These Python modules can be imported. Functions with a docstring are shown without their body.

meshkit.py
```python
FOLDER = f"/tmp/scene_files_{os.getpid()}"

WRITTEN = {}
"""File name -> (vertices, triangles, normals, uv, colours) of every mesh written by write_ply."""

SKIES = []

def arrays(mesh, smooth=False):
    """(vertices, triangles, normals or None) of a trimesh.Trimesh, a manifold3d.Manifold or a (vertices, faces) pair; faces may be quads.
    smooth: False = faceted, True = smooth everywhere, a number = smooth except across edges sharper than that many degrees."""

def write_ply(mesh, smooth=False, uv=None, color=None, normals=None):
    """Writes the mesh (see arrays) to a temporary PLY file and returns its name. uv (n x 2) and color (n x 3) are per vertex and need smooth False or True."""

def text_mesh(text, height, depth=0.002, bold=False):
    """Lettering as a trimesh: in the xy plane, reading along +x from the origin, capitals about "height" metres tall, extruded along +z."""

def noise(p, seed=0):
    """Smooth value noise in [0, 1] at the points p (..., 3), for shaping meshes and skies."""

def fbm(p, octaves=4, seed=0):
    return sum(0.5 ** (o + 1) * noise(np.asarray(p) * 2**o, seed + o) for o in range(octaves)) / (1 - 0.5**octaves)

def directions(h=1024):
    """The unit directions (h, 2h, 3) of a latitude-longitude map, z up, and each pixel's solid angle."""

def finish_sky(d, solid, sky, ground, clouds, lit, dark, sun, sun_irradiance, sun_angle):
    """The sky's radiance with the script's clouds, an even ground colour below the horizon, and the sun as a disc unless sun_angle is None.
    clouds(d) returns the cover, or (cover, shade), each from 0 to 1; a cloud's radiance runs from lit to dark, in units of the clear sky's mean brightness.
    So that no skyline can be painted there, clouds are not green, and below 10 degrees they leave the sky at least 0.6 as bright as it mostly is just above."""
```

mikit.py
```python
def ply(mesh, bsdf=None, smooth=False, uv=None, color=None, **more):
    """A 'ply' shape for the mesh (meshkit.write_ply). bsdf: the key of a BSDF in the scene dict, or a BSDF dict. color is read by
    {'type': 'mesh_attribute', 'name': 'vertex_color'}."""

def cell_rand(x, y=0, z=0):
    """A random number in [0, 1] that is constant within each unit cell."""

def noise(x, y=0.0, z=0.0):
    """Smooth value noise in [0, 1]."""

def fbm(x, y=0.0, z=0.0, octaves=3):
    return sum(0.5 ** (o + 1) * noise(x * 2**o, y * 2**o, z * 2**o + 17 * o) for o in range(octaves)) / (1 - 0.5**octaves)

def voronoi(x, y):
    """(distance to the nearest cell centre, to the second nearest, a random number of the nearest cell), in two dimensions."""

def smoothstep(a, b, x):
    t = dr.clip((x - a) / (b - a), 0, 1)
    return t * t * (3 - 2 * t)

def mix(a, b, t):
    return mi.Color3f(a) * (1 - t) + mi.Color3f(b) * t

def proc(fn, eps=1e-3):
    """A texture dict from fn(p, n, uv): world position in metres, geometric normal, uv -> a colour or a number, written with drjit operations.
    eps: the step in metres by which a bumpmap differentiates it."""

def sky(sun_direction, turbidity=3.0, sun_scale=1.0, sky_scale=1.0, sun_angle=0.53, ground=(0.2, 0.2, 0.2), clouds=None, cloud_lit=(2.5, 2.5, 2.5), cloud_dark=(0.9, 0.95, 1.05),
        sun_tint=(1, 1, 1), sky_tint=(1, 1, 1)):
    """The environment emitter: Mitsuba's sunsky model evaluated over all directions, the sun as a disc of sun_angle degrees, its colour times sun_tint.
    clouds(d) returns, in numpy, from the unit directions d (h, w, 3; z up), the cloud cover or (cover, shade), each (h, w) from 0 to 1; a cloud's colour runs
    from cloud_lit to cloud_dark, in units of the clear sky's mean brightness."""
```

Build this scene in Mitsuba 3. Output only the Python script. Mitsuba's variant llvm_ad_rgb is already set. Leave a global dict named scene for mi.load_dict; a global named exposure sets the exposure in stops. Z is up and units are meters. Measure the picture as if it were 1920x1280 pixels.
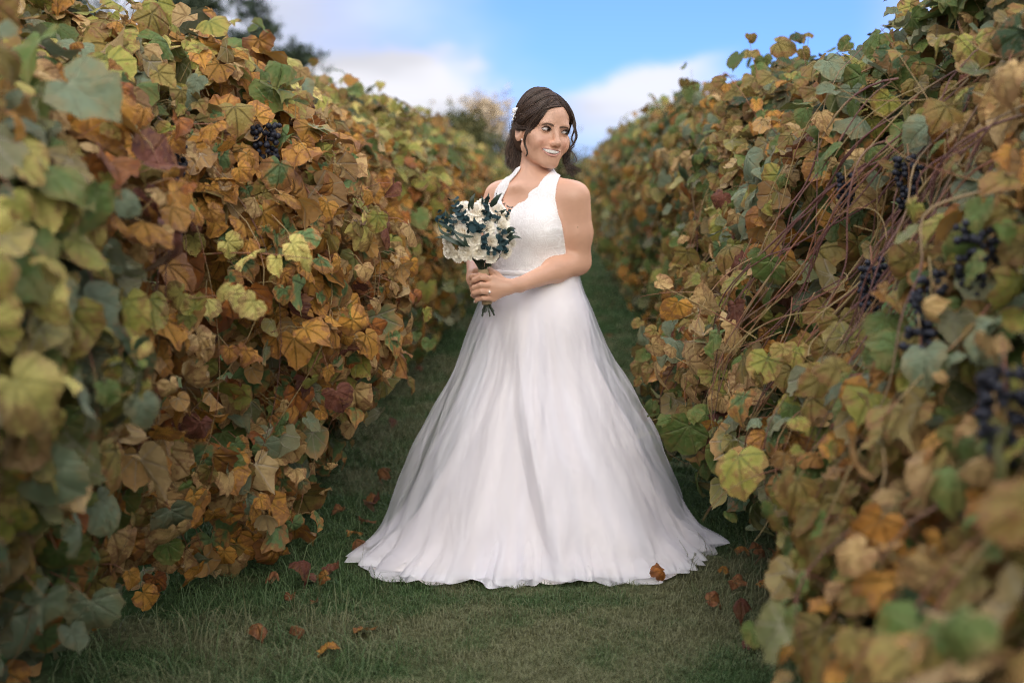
import math
import numpy as np, trimesh, mitsuba as mi, drjit as dr
import mikit, meshkit
from scipy.interpolate import CubicSpline, PchipInterpolator
from mikit import proc, cell_rand, noise, fbm, smoothstep, mix

scene, labels = {}, {}
# ------------------------------------------------------------------ camera
W, H, FPX = 1920.0, 1280.0, 2667.0
EYE = np.array([0.0, 0.0, 1.236])
YAW, PITCH = math.radians(-1.93), math.radians(-5.99)
FWD = np.array([math.sin(YAW) * math.cos(PITCH), math.cos(YAW) * math.cos(PITCH), math.sin(PITCH)])
RGT = np.cross(FWD, [0, 0, 1.0]); RGT /= np.linalg.norm(RGT)
UPV = np.cross(RGT, FWD)
scene['camera'] = {'type': 'thinlens', 'fov': math.degrees(2 * math.atan(W / 2 / FPX)), 'fov_axis': 'x', 'aperture_radius': 0.0135, 'focus_distance': 4.62,
                   'near_clip': 0.05, 'far_clip': 2000.0,
                   'to_world': mi.ScalarTransform4f().look_at(origin=EYE.tolist(), target=(EYE + FWD).tolist(), up=[0, 0, 1])}
# ------------------------------------------------------------------ sky
def clouds(d):
    az = np.degrees(np.arctan2(d[..., 0], d[..., 1])); el = np.degrees(np.arcsin(np.clip(d[..., 2], -1, 1)))
    ss = lambda a, b, x: (lambda t: t * t * (3 - 2 * t))(np.clip((x - a) / (b - a), 0, 1))
    q = d / np.maximum(d[..., 2:3] + 0.25, 0.05)
    n1 = meshkit.fbm(q * 2.1 + 3.0, 5, 3)
    n2 = meshkit.fbm(np.stack([az * 0.45, el * 0.7, az * 0], -1), 4, 9) - 0.5
    veil = 0.9 * ss(1.0, -12.0, az + 3 * n2 + 0.25 * (el - 3))                        # bright thin overcast to the west (left)
    bank = ss(0.25, -0.25, np.hypot((az + 6.9) / 3.9, (el - 4.2) / 1.6) - 0.95 + 0.8 * n2) * ss(2.2, 3.2, el)
    low = ss(5.4, 2.2, el + 2.0 * n2) * ss(-10, -4, az) * 0.25
    top = 3.9 + 0.34 * (az - 1.0)                                                      # a wedge of cloud rising to the right
    wedge = 0.92 * ss(0.45, -0.35, el - top - 1.5 * n2) * ss(-1.5, 1.5, az) * ss(7.2, 4.4, az + 1.5 * n2) * ss(1.2, 3.4, el)
    high = ss(9, 20, el) * ss(0.30, 0.62, n1)
    right = 0.9 * ss(11, 16, az) * ss(0.3, 0.55, n1 + 0.1)
    cover = 1 - (1 - veil) * (1 - bank) * (1 - low) * (1 - wedge) * (1 - high) * (1 - right)
    return cover, 0.60 - 0.52 * ss(10, 35, el) + 0.2 * ss(0.45, 0.7, n1)
scene['sky_light'] = mikit.sky((0.06, -0.86, 0.40), turbidity=3, sun_scale=0.26, sun_angle=45, sky_scale=1.0, clouds=clouds,
                               cloud_lit=(4.3, 4.3, 4.55), cloud_dark=(1.35, 1.36, 1.5), sky_tint=(0.31, 0.45, 0.93), sun_tint=(0.80, 0.95, 1.20), ground=(0.08, 0.08, 0.05))
exposure = 3.08
T = mi.ScalarTransform4f

# ------------------------------------------------------------------ helpers
def ray(px, py):
    d = FWD + RGT * ((px - W / 2) / FPX) - UPV * ((py - H / 2) / FPX)
    return d / np.linalg.norm(d)
def P(px, py, Y):
    """the point at the distance Y down the aisle that the survey of the photograph gives for a pixel"""
    d = ray(px, py)
    return EYE + d * (Y / d[1])
def G(px, py, z=0.0):
    d = ray(px, py)
    return EYE + d * ((z - EYE[2]) / d[2])
def project(p):
    q = np.asarray(p, float) - EYE
    w = q @ FWD
    return W / 2 + FPX * (q @ RGT) / w, H / 2 - FPX * (q @ UPV) / w, w
def nrm(v):
    v = np.asarray(v, float)
    return v / np.maximum(np.linalg.norm(v, axis=-1, keepdims=True), 1e-12)
used = {}
def fresh(name):
    used[name] = used.get(name, -1) + 1
    return name if used[name] == 0 else f'{name}_{used[name]:03d}'
def thing(name, label, cat, group=None):
    k = fresh(name)
    labels[k] = {'label': label, 'category': cat}
    if group: labels[k]['group'] = group
    return k
def put(name, mesh, bsdf, parent=None, smooth=True, uv=None, kind=None, label=None, color=None):
    k = fresh(name if parent is None else f'{parent}__{name}')
    scene[k] = mikit.ply(mesh, bsdf, smooth, uv=uv, color=color)
    e = {}
    if kind: e['kind'] = kind
    if label: e['label'] = label
    if e: labels.setdefault(k, {}).update(e)
    return k
def tube(points, radii, sides=6, caps=True):
    p = np.asarray(points, float); n = len(p)
    t = nrm(np.gradient(p, axis=0))
    a = np.cross(t[0], [0.31, 0.2, 0.93]); a = a / np.linalg.norm(a)
    A = np.zeros_like(p)
    for i in range(n):
        a = a - t[i] * (a @ t[i]); a = a / max(np.linalg.norm(a), 1e-9); A[i] = a
    B = np.cross(t, A)
    th = np.arange(sides) * 2 * np.pi / sides
    r = np.broadcast_to(np.asarray(radii, float), (n,))
    v = p[:, None] + r[:, None, None] * (np.cos(th)[None, :, None] * A[:, None] + np.sin(th)[None, :, None] * B[:, None])
    i, j = np.meshgrid(np.arange(n - 1), np.arange(sides), indexing='ij')
    q = np.stack([i * sides + j, i * sides + (j + 1) % sides, (i + 1) * sides + (j + 1) % sides, (i + 1) * sides + j], -1).reshape(-1, 4)
    f = np.vstack([q[:, [0, 1, 2]], q[:, [0, 2, 3]]])
    v = v.reshape(-1, 3)
    if caps:
        m = len(v); v = np.vstack([v, p[0], p[-1]])
        k = np.arange(sides)
        f = np.vstack([f, np.stack([k * 0 + m, (k + 1) % sides, k], 1), np.stack([k * 0 + m + 1, (n - 1) * sides + k, (n - 1) * sides + (k + 1) % sides], 1)])
    return v, f
def join(parts):
    vs, fs, o = [], [], 0
    for v, f in parts:
        vs.append(v); fs.append(np.asarray(f) + o); o += len(v)
    return np.vstack(vs), np.vstack(fs)
def spline(pts, n):
    pts = np.asarray(pts, float)
    s = np.r_[0, np.cumsum(np.linalg.norm(np.diff(pts, axis=0), axis=1))]
    return CubicSpline(s, pts)(np.linspace(0, s[-1], n))
def sst(a, b, x):
    t = np.clip((np.asarray(x, float) - a) / (b - a), 0, 1)
    return t * t * (3 - 2 * t)
def rgb(c): return {'type': 'rgb', 'value': list(c)}
def lin(r, g, b):
    f = lambda c: (c / 255 / 12.92 if c < 10.3 else ((c / 255 + 0.055) / 1.055) ** 2.4)
    return [f(r), f(g), f(b)]

# ------------------------------------------------------------------ leaf material: the tile of the uv holds the palette and a random number
PAL = np.array([  # centre, edge, vein
    [(.085, .130, .036), (.120, .145, .040), (.15, .18, .07)],    # 0 green
    [(.130, .165, .105), (.150, .170, .095), (.21, .24, .16)],    # 1 grey green
    [(.230, .225, .050), (.330, .270, .070), (.17, .19, .06)],    # 2 yellow green
    [(.470, .420, .130), (.520, .410, .140), (.36, .34, .11)],    # 3 pale yellow
    [(.400, .205, .044), (.430, .200, .044), (.20, .12, .03)],    # 4 orange
    [(.320, .158, .038), (.250, .105, .030), (.13, .065, .02)],    # 5 brown orange
    [(.100, .155, .060), (.370, .185, .055), (.08, .11, .05)],    # 6 green heart, orange rim
    [(.200, .155, .045), (.240, .155, .045), (.10, .08, .03)],    # 7 olive brown
    [(.040, .068, .032), (.050, .074, .032), (.08, .11, .05)],    # 8 dark green
    [(.400, .275, .120), (.440, .290, .130), (.26, .16, .07)],    # 9 dry tan
    [(.130, .048, .032), (.070, .025, .022), (.16, .07, .05)],    # 10 dark red brown
    [(.330, .125, .030), (.250, .080, .026), (.16, .07, .03)],    # 11 rust
    [(.220, .100, .040), (.130, .050, .026), (.10, .06, .03)],    # 12 fallen leaf
])
def pal(i, slot):
    c = mi.Color3f(*PAL[0][slot].tolist())
    for k in range(1, len(PAL)):
        c = dr.select(i > k - 0.5, mi.Color3f(*PAL[k][slot].tolist()), c)
    return c
def leaf_parts(uv):
    iu, iv = dr.floor(uv.x), dr.floor(uv.y)
    x, y = (uv.x - iu - 0.5) * 1.5, (uv.y - iv) * 1.5 - 1.12
    r1, r2, r3 = cell_rand(iv, iu, 3), cell_rand(iv, iu, 5), cell_rand(iv, iu, 7)
    r = dr.sqrt(x * x + y * y)
    ang = dr.atan2(x, -y)
    vein = mi.Float(0)
    for a in (0.0, 0.72, -0.72, 1.6, -1.6):
        dd = r * dr.abs(dr.sin(ang - a)) / (0.012 + 0.016 * (1 - r))
        vein = dr.maximum(vein, dr.select(dr.cos(ang - a) > 0, dr.exp(-dd * dd), 0))
    w = dr.abs(ang); a2 = dr.abs(w - 0.72); a3 = dr.minimum(dr.abs(w - 1.6), dr.minimum(a2, w))
    chev = dr.abs(dr.sin((r - 0.5 * a3) * 21.0 + r2 * 6))
    vein = dr.maximum(vein, 0.55 * smoothstep(0.13, 0.0, chev) * smoothstep(0.1, 0.25, r))
    e = r / (0.60 + 0.36 * dr.power(dr.maximum(dr.cos(ang), 0), 3))
    n = fbm(x * 4 + r1 * 40, y * 4 + r2 * 40, 3)
    n2 = noise(x * 17 + r1 * 90, y * 17, r2 * 50)
    return iu, x, y, r1, r2, r3, vein, e, n, n2
def leaf_front(p, n_, uv):
    iu, x, y, r1, r2, r3, vein, e, n, n2 = leaf_parts(uv)
    rim = smoothstep(0.35, 0.95, e + (n - 0.5) * 1.3 - 0.25 + 0.4 * r3)
    c = mix(pal(iu, 0), pal(iu, 1), rim)
    c = mix(c, pal(iu, 2), vein * 0.85)
    dry = smoothstep(0.62, 0.8, n2 * 0.35 + n * 0.45 + e * 0.28 + 0.12 * r2)
    c = mix(c, mi.Color3f(.16, .075, .035), dry * dr.select(iu < 1.5, 0.25, 0.7))
    return c * (0.82 + 0.62 * r1) * (0.86 + 0.28 * n2)
def leaf_back(p, n_, uv):
    iu, x, y, r1, r2, r3, vein, e, n, n2 = leaf_parts(uv)
    c = mix(pal(iu, 0), pal(iu, 1), smoothstep(0.4, 1.0, e + (n - 0.5)))
    c = mix(c, mi.Color3f(.36, .31, .19), 0.38)
    c = mix(c, mi.Color3f(.46, .41, .34), vein * 0.6)
    return c * (0.80 + 0.5 * r1)
LF, LB = proc(leaf_front), proc(leaf_back)
def leaf_bump(p, n_, uv):
    iu, x, y, r1, r2, r3, vein, e, n, n2 = leaf_parts(uv)
    return n * .9 + n2 * .22 - .55 * vein
LH = proc(leaf_bump, 1.5e-3)
scene['leaf_skin'] = {'type': 'twosided',
    'a': {'type': 'bumpmap', 'tex': LH, 'scale': .010, 'bsdf': {'type': 'principled', 'base_color': LF, 'roughness': 0.5, 'specular': 0.28}},
    'b': {'type': 'bumpmap', 'tex': LH, 'scale': .010, 'bsdf': {'type': 'principled', 'base_color': LB, 'roughness': 0.7, 'specular': 0.2}}}
scene['leaf_glow'] = {'type': 'principledthin', 'base_color': LF, 'roughness': 0.6, 'diff_trans': 1.3, 'spec_trans': 0.0, 'eta': 1.3}
scene['leaf'] = {'type': 'blendbsdf', 'weight': 0.30, 'a': {'type': 'ref', 'id': 'leaf_skin'}, 'b': {'type': 'ref', 'id': 'leaf_glow'}}
def stem_col(p, n, uv):
    k = noise(p.x * 9, p.y * 9, p.z * 4)
    return mix(mi.Color3f(.13, .055, .052), mi.Color3f(.24, .17, .09), smoothstep(.35, .7, k)) * (0.7 + 0.6 * noise(p.x * 60, p.y * 60, p.z * 60))
scene['stem'] = {'type': 'principled', 'base_color': proc(stem_col), 'roughness': 0.6}
scene['petiole'] = {'type': 'principled', 'base_color': proc(lambda p, n, uv: mix(mi.Color3f(.30, .22, .10), mi.Color3f(.24, .10, .06), smoothstep(.4, .65, noise(p.x * 14, p.y * 14, p.z * 14)))), 'roughness': 0.6}

HALF = np.array([(0, .0), (.05, .11), (.19, .22), (.36, .22), (.50, .11), (.575, -.04), (.605, -.19), (.570, -.31), (.550, -.42), (.505, -.55), (.38, -.71), (.19, -.87), (0, -1.0)])
def leaf_template(nh, rings, seed, teeth=0.0):
    """one leaf: petiole at the origin, tip at y = -1; returns xy, faces"""
    rg = np.random.default_rng(seed)
    sides = []
    for s in (1, -1):
        h = HALF.copy(); h[1:-1] *= 1 + rg.normal(0, .05, (len(h) - 2, 2)); h[5:8, 0] *= rg.uniform(.85, 1.08)
        t = np.r_[0, np.cumsum(np.linalg.norm(np.diff(h, axis=0), axis=1))]
        q = CubicSpline(t, h)(np.linspace(0, t[-1], nh + 1))
        if teeth:
            k = np.arange(nh + 1)
            out = nrm(q - [0, -.3])
            q = q + out * (np.where(k % 2 == 0, teeth, -teeth) * rg.uniform(.5, 1.5, nh + 1) * (k > 1))[:, None]
        q[:, 0] *= s; q[0, 0] = q[-1, 0] = 0
        sides.append(q)
    out = np.vstack([sides[0], sides[1][1:-1][::-1]])
    c = np.array([0, -.16])
    n = len(out)
    v = [c[None]] + [c + (out - c) * f for f in rings]
    v = np.vstack(v)
    k = np.arange(n); f = [np.stack([k * 0, 1 + (k + 1) % n, 1 + k], 1)]
    for r in range(len(rings) - 1):
        a, b = 1 + r * n, 1 + (r + 1) * n
        f += [np.stack([a + k, a + (k + 1) % n, b + (k + 1) % n], 1), np.stack([a + k, b + (k + 1) % n, b + k], 1)]
    f = np.vstack(f)
    # counter-clockwise from +z
    e1, e2 = v[f[:, 1]] - v[f[:, 0]], v[f[:, 2]] - v[f[:, 0]]; area = e1[:, 0] * e2[:, 1] - e1[:, 1] * e2[:, 0]
    f[area < 0] = f[area < 0][:, ::-1]
    return v, f
LOD = {0: [leaf_template(12, (.5, 1.0), 10 + i, .020) for i in range(5)],
       1: [leaf_template(7, (.55, 1.0), 30 + i) for i in range(4)],
       2: [leaf_template(5, (1.0,), 50 + i) for i in range(3)]}
def leaves(rg, pos, nor, tip, size, palette, lod, curl=1.0):
    """N leaves as (N*k) vertex blocks: list of (v, f, uv, leaf index)"""
    out = []
    N = len(pos); which = rg.integers(0, len(LOD[lod]), N)
    curl = np.broadcast_to(curl, (N,))
    n = nrm(nor); d = tip - n * np.sum(tip * n, 1, keepdims=True); b = -nrm(d); t = np.cross(b, n)
    for w, (xy, f) in enumerate(LOD[lod]):
        m = np.nonzero(which == w)[0]
        if not len(m): continue
        x, y = xy[:, 0][None], xy[:, 1][None]
        k = len(m); c = curl[m][:, None]
        th = np.arctan2(x, -y - .2); rr = x * x + (y + .25) ** 2
        U = lambda a, e: rg.uniform(a, e, (k, 1))
        z = U(-.25, .45) * c * np.abs(x) - U(-.1, .75) * c * rr + U(.02, .16) * c * rr * np.sin(3 * th + U(0, 6.3)) + U(.03, .16) * c * rr * np.sin(5 * th + U(0, 6.3))
        z = z - U(-.2, .5) * c * np.maximum(-y - .3, 0) ** 2 + .05 * c * (np.abs(np.sin(th * 2.2)) - .5) * np.sqrt(rr) + U(-.05, .05) * c * np.sqrt(rr) * np.sin(9 * th + U(0, 6))
        shrink = 1 - .12 * np.minimum(np.abs(z), 1)
        xs = x * shrink * U(.88, 1.1)
        s = size[m][:, None, None]
        v = pos[m][:, None] + s * (xs[..., None] * t[m][:, None] + (y * shrink)[..., None] * b[m][:, None] + z[..., None] * n[m][:, None])
        uv = np.stack([x / 1.5 + .5, (y + 1.12) / 1.5], -1) + np.stack([palette[m], rg.integers(0, 900, k)], -1)[:, None]
        out.append((v, f, uv, m))
    return out
# ------------------------------------------------------------------ ground
def ground_col(p, n, uv):
    a = fbm(p.x * 1.3 + 5, p.y * 1.3, 0.0, 3); b = noise(p.x * 40, p.y * 40, 3.0); c = noise(p.x * 9, p.y * 9, 8.0)
    g = mix(mi.Color3f(.042, .074, .030), mi.Color3f(.115, .122, .066), smoothstep(.42, .68, a * .7 + c * .3))
    return g * (.55 + .8 * b)
scene['soil'] = {'type': 'diffuse', 'reflectance': proc(ground_col)}
def ground_z(x, y):
    return 0.012 * (meshkit.noise(np.stack([x * 1.1, y * 1.1, x * 0], -1), 4) - .5)
xs = np.concatenate([-np.geomspace(400, 4, 24), np.linspace(-3.9, 3.9, 80), np.geomspace(4, 400, 24)])
ys = np.concatenate([-np.geomspace(400, 4, 20), np.linspace(-3, 12, 120), np.geomspace(12.3, 600, 36)])
X, Y = np.meshgrid(xs, ys, indexing='ij')
Z = ground_z(X, Y) * (np.abs(X) < 5) * (Y < 14) - .006
i, j = np.meshgrid(np.arange(len(xs) - 1), np.arange(len(ys) - 1), indexing='ij'); w = len(ys)
k = put('ground', (np.stack([X, Y, Z], -1).reshape(-1, 3), np.stack([i * w + j, (i + 1) * w + j, (i + 1) * w + j + 1, i * w + j + 1], -1).reshape(-1, 4)), 'soil', kind='structure')

# grass: blades in the aisle and rough tufts along the feet of the rows
def grass_col(p, n, uv):
    a = fbm(p.x * 1.3 + 5, p.y * 1.3, 0.0, 3); c = noise(p.x * 9, p.y * 9, 8.0); r = cell_rand(dr.floor(uv.y), 3, 1)
    straw = smoothstep(.40, .70, a * .6 + c * .25 + .22 * (r - .3))
    g = mix(mi.Color3f(.052, .104, .036), mi.Color3f(.100, .160, .066), r)
    g = mix(g, mi.Color3f(.250, .215, .135), straw * .58)
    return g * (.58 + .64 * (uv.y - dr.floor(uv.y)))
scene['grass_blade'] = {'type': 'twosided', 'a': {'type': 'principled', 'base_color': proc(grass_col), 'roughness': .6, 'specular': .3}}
def blades(rg, x, y, length, lean, width, droop=.5):
    n = len(x); a = rg.uniform(0, 2 * np.pi, n); b = a + rg.normal(0, .6, n) + np.pi / 2
    ln = lean * rg.uniform(.2, 1.3, n); L = length
    o = np.stack([x, y, ground_z(x, y) - .008], -1)
    dirh = np.stack([np.cos(a), np.sin(a), 0 * a], -1); side = np.stack([np.cos(b), np.sin(b), 0 * a], -1) * width[:, None]
    p1 = o + L[:, None] * .5 * (np.sin(ln)[:, None] * dirh * .6 + np.cos(ln * .6)[:, None] * [0, 0, 1])
    p2 = o + L[:, None] * (np.sin(ln)[:, None] * dirh + np.cos(ln)[:, None] * (1 - droop * .3) * np.array([0, 0, 1]))
    v = np.stack([o - side, o + side, p1 - side * .8, p1 + side * .8, p2], 1)
    f = np.array([[0, 1, 3], [0, 3, 2], [2, 3, 4]])
    F = (f[None] + (np.arange(n) * 5)[:, None, None]).reshape(-1, 3)
    t = rg.integers(0, 5000, n)
    uv = np.stack([np.full((n, 5), .5), t[:, None] + np.array([.05, .05, .5, .5, .95])], -1)
    return v.reshape(-1, 3), F, uv.reshape(-1, 2)
rg = np.random.default_rng(7)
def scatter_grass(n, y0, y1, hw, lmin, lmax, lean, wmin, wmax, keep=None, power=1.0):
    y = y0 + (y1 - y0) * rg.random(n) ** power; x = rg.uniform(-hw, hw, n)
    if keep is not None:
        k = keep(x, y); x, y = x[k], y[k]
    clump = meshkit.noise(np.stack([x * 14, y * 14, x * 0], -1), 2)
    L = rg.uniform(lmin, lmax, len(x)) * (.6 + .8 * clump)
    return blades(rg, x, y, L, lean, rg.uniform(wmin, wmax, len(x)))
parts = [scatter_grass(105000, 3.4, 6.2, 1.15, .016, .042, .95, .0007, .0015),
         scatter_grass(30000, 6.2, 12, 1.15, .03, .06, .9, .002, .004), scatter_grass(12000, 12, 34, 1.3, .04, .08, .8, .005, .01),
         scatter_grass(5000, .5, 3.4, 1.2, .03, .06, .9, .002, .004)]
# longer weeds by the rows
edge = lambda x, y: (x < -.52 - .1 * np.sin(y * 3)) | (x > .42 + .12 * np.sin(y * 2.3) + .05 * (y - 4))
parts.append(scatter_grass(2600, 2.6, 4.9, 1.3, .06, .17, 1.35, .0010, .0022, lambda x, y: x < -.62 - .1 * np.sin(y * 3)))
parts.append(scatter_grass(17000, 2.6, 7.5, 1.35, .05, .13, 1.35, .0009, .0020, edge))
# a ring of uncut blades round the hem
vs = np.vstack([p[0] for p in parts]); o = np.cumsum([0] + [len(p[0]) for p in parts])
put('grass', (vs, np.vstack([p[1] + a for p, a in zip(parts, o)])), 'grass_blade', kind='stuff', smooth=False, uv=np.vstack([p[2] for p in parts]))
labels['grass'] = {'label': 'short mown autumn lawn with straw patches between the vine rows', 'category': 'grass', 'kind': 'stuff'}

# ------------------------------------------------------------------ the two vine rows
LN = np.array([(1.12, 0.0), (.98, .06), (.88, .2), (.76, .45), (.63, .8), (.64, 1.1), (.76, 1.36), (1.0, 1.60), (1.38, 1.78), (1.8, 1.70), (2.1, 1.3), (2.2, .8)])
LM = np.array([(1.25, 0.0), (1.12, .06), (.98, .25), (.86, .5), (.74, .8), (.70, 1.1), (.78, 1.38), (.96, 1.60), (1.28, 1.84), (1.7, 1.76), (2.05, 1.4), (2.15, .8)])
RN = np.array([(1.12, 0.0), (1.0, .08), (.86, .18), (.68, .28), (.50, .36), (.41, .46), (.47, .70), (.57, .95), (.70, 1.25), (.86, 1.58), (1.16, 1.84), (1.55, 1.92), (1.95, 1.6), (2.1, .9)])
RM = np.array([(1.0, 0.0), (.88, .06), (.74, .28), (.65, .55), (.59, .85), (.57, 1.2), (.58, 1.5), (.63, 1.76), (.76, 1.94), (1.0, 2.0), (1.35, 1.96), (1.7, 1.6), (1.8, .9)])
def profile(poly):
    s = np.r_[0, np.cumsum(np.linalg.norm(np.diff(poly, axis=0), axis=1))]
    return PchipInterpolator(s / s[-1], poly)
PROF = {-1: (profile(LN), profile(LM)), 1: (profile(RN), profile(RM))}
def row_raw(side, y, v):
    a, b = PROF[side]
    w = sst(5.2, 8.5, y)[..., None] if side < 0 else sst(5.6, 6.9, y)[..., None]
    q = a(v) * (1 - w) + b(v) * w
    off = .34 * sst(4.75, 3.7, y) + .16 * sst(5.1, 5.9, y) * sst(9, 6.5, y) if side < 0 else .30 * sst(4.5, 3.5, y) * sst(.12, .4, v) + .14 * sst(6.2, 6.9, y) * sst(14, 8, y)
    q = q + np.stack([off, 0 * off], -1)
    if side > 0: q = q - np.stack([0 * off, .17 * sst(1.2, 1.8, q[..., 1]) * sst(3.8, 5.4, y) * sst(14, 8.5, y)], -1)
    return np.stack([side * q[..., 0], y, q[..., 1]], -1)
def row_at(side, y, v):
    """point and outward normal of the row's face at the distance y and the place v round its section (0 = foot)"""
    e = .01
    p = row_raw(side, y, v)
    dv = row_raw(side, y, np.minimum(v + e, 1)) - row_raw(side, y, np.maximum(v - e, 0)); dy = row_raw(side, y + e, v) - row_raw(side, y - e, v)
    n = nrm(np.cross(dy, dv)) * (1 if side < 0 else -1)
    n = np.where((n[..., :1] * side > 0) & (v[..., None] < .5), -n, n)
    q = np.stack([y * 1.5 + 50 * side, v * 5.5, 0 * y], -1)
    bulge = .22 * (meshkit.fbm(q, 3, 11) - .5) + .14 * (meshkit.fbm(q * 3.1, 2, 17) - .5)
    bulge = bulge * sst(0, .12, v)
    return p + n * bulge[..., None], n
def row_hit(side, px, py, ymax=30):
    d = ray(px, py); y = np.linspace(1.2, ymax, 3000)
    pt = EYE + d * (y / d[1])[:, None]
    vv = np.linspace(0.02, .75, 160)
    prev = None
    for yy, q in zip(y[::4], pt[::4]):
        s, _ = row_at(side, np.full(160, yy), vv)
        k = np.argmin(np.abs(s[:, 2] - q[2]) + .3 * np.abs(s[:, 0] - q[0]))
        if side * q[0] >= side * s[k, 0]: return q, vv[k]
    return pt[-1], .4
EPAL = len(PAL)
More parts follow.
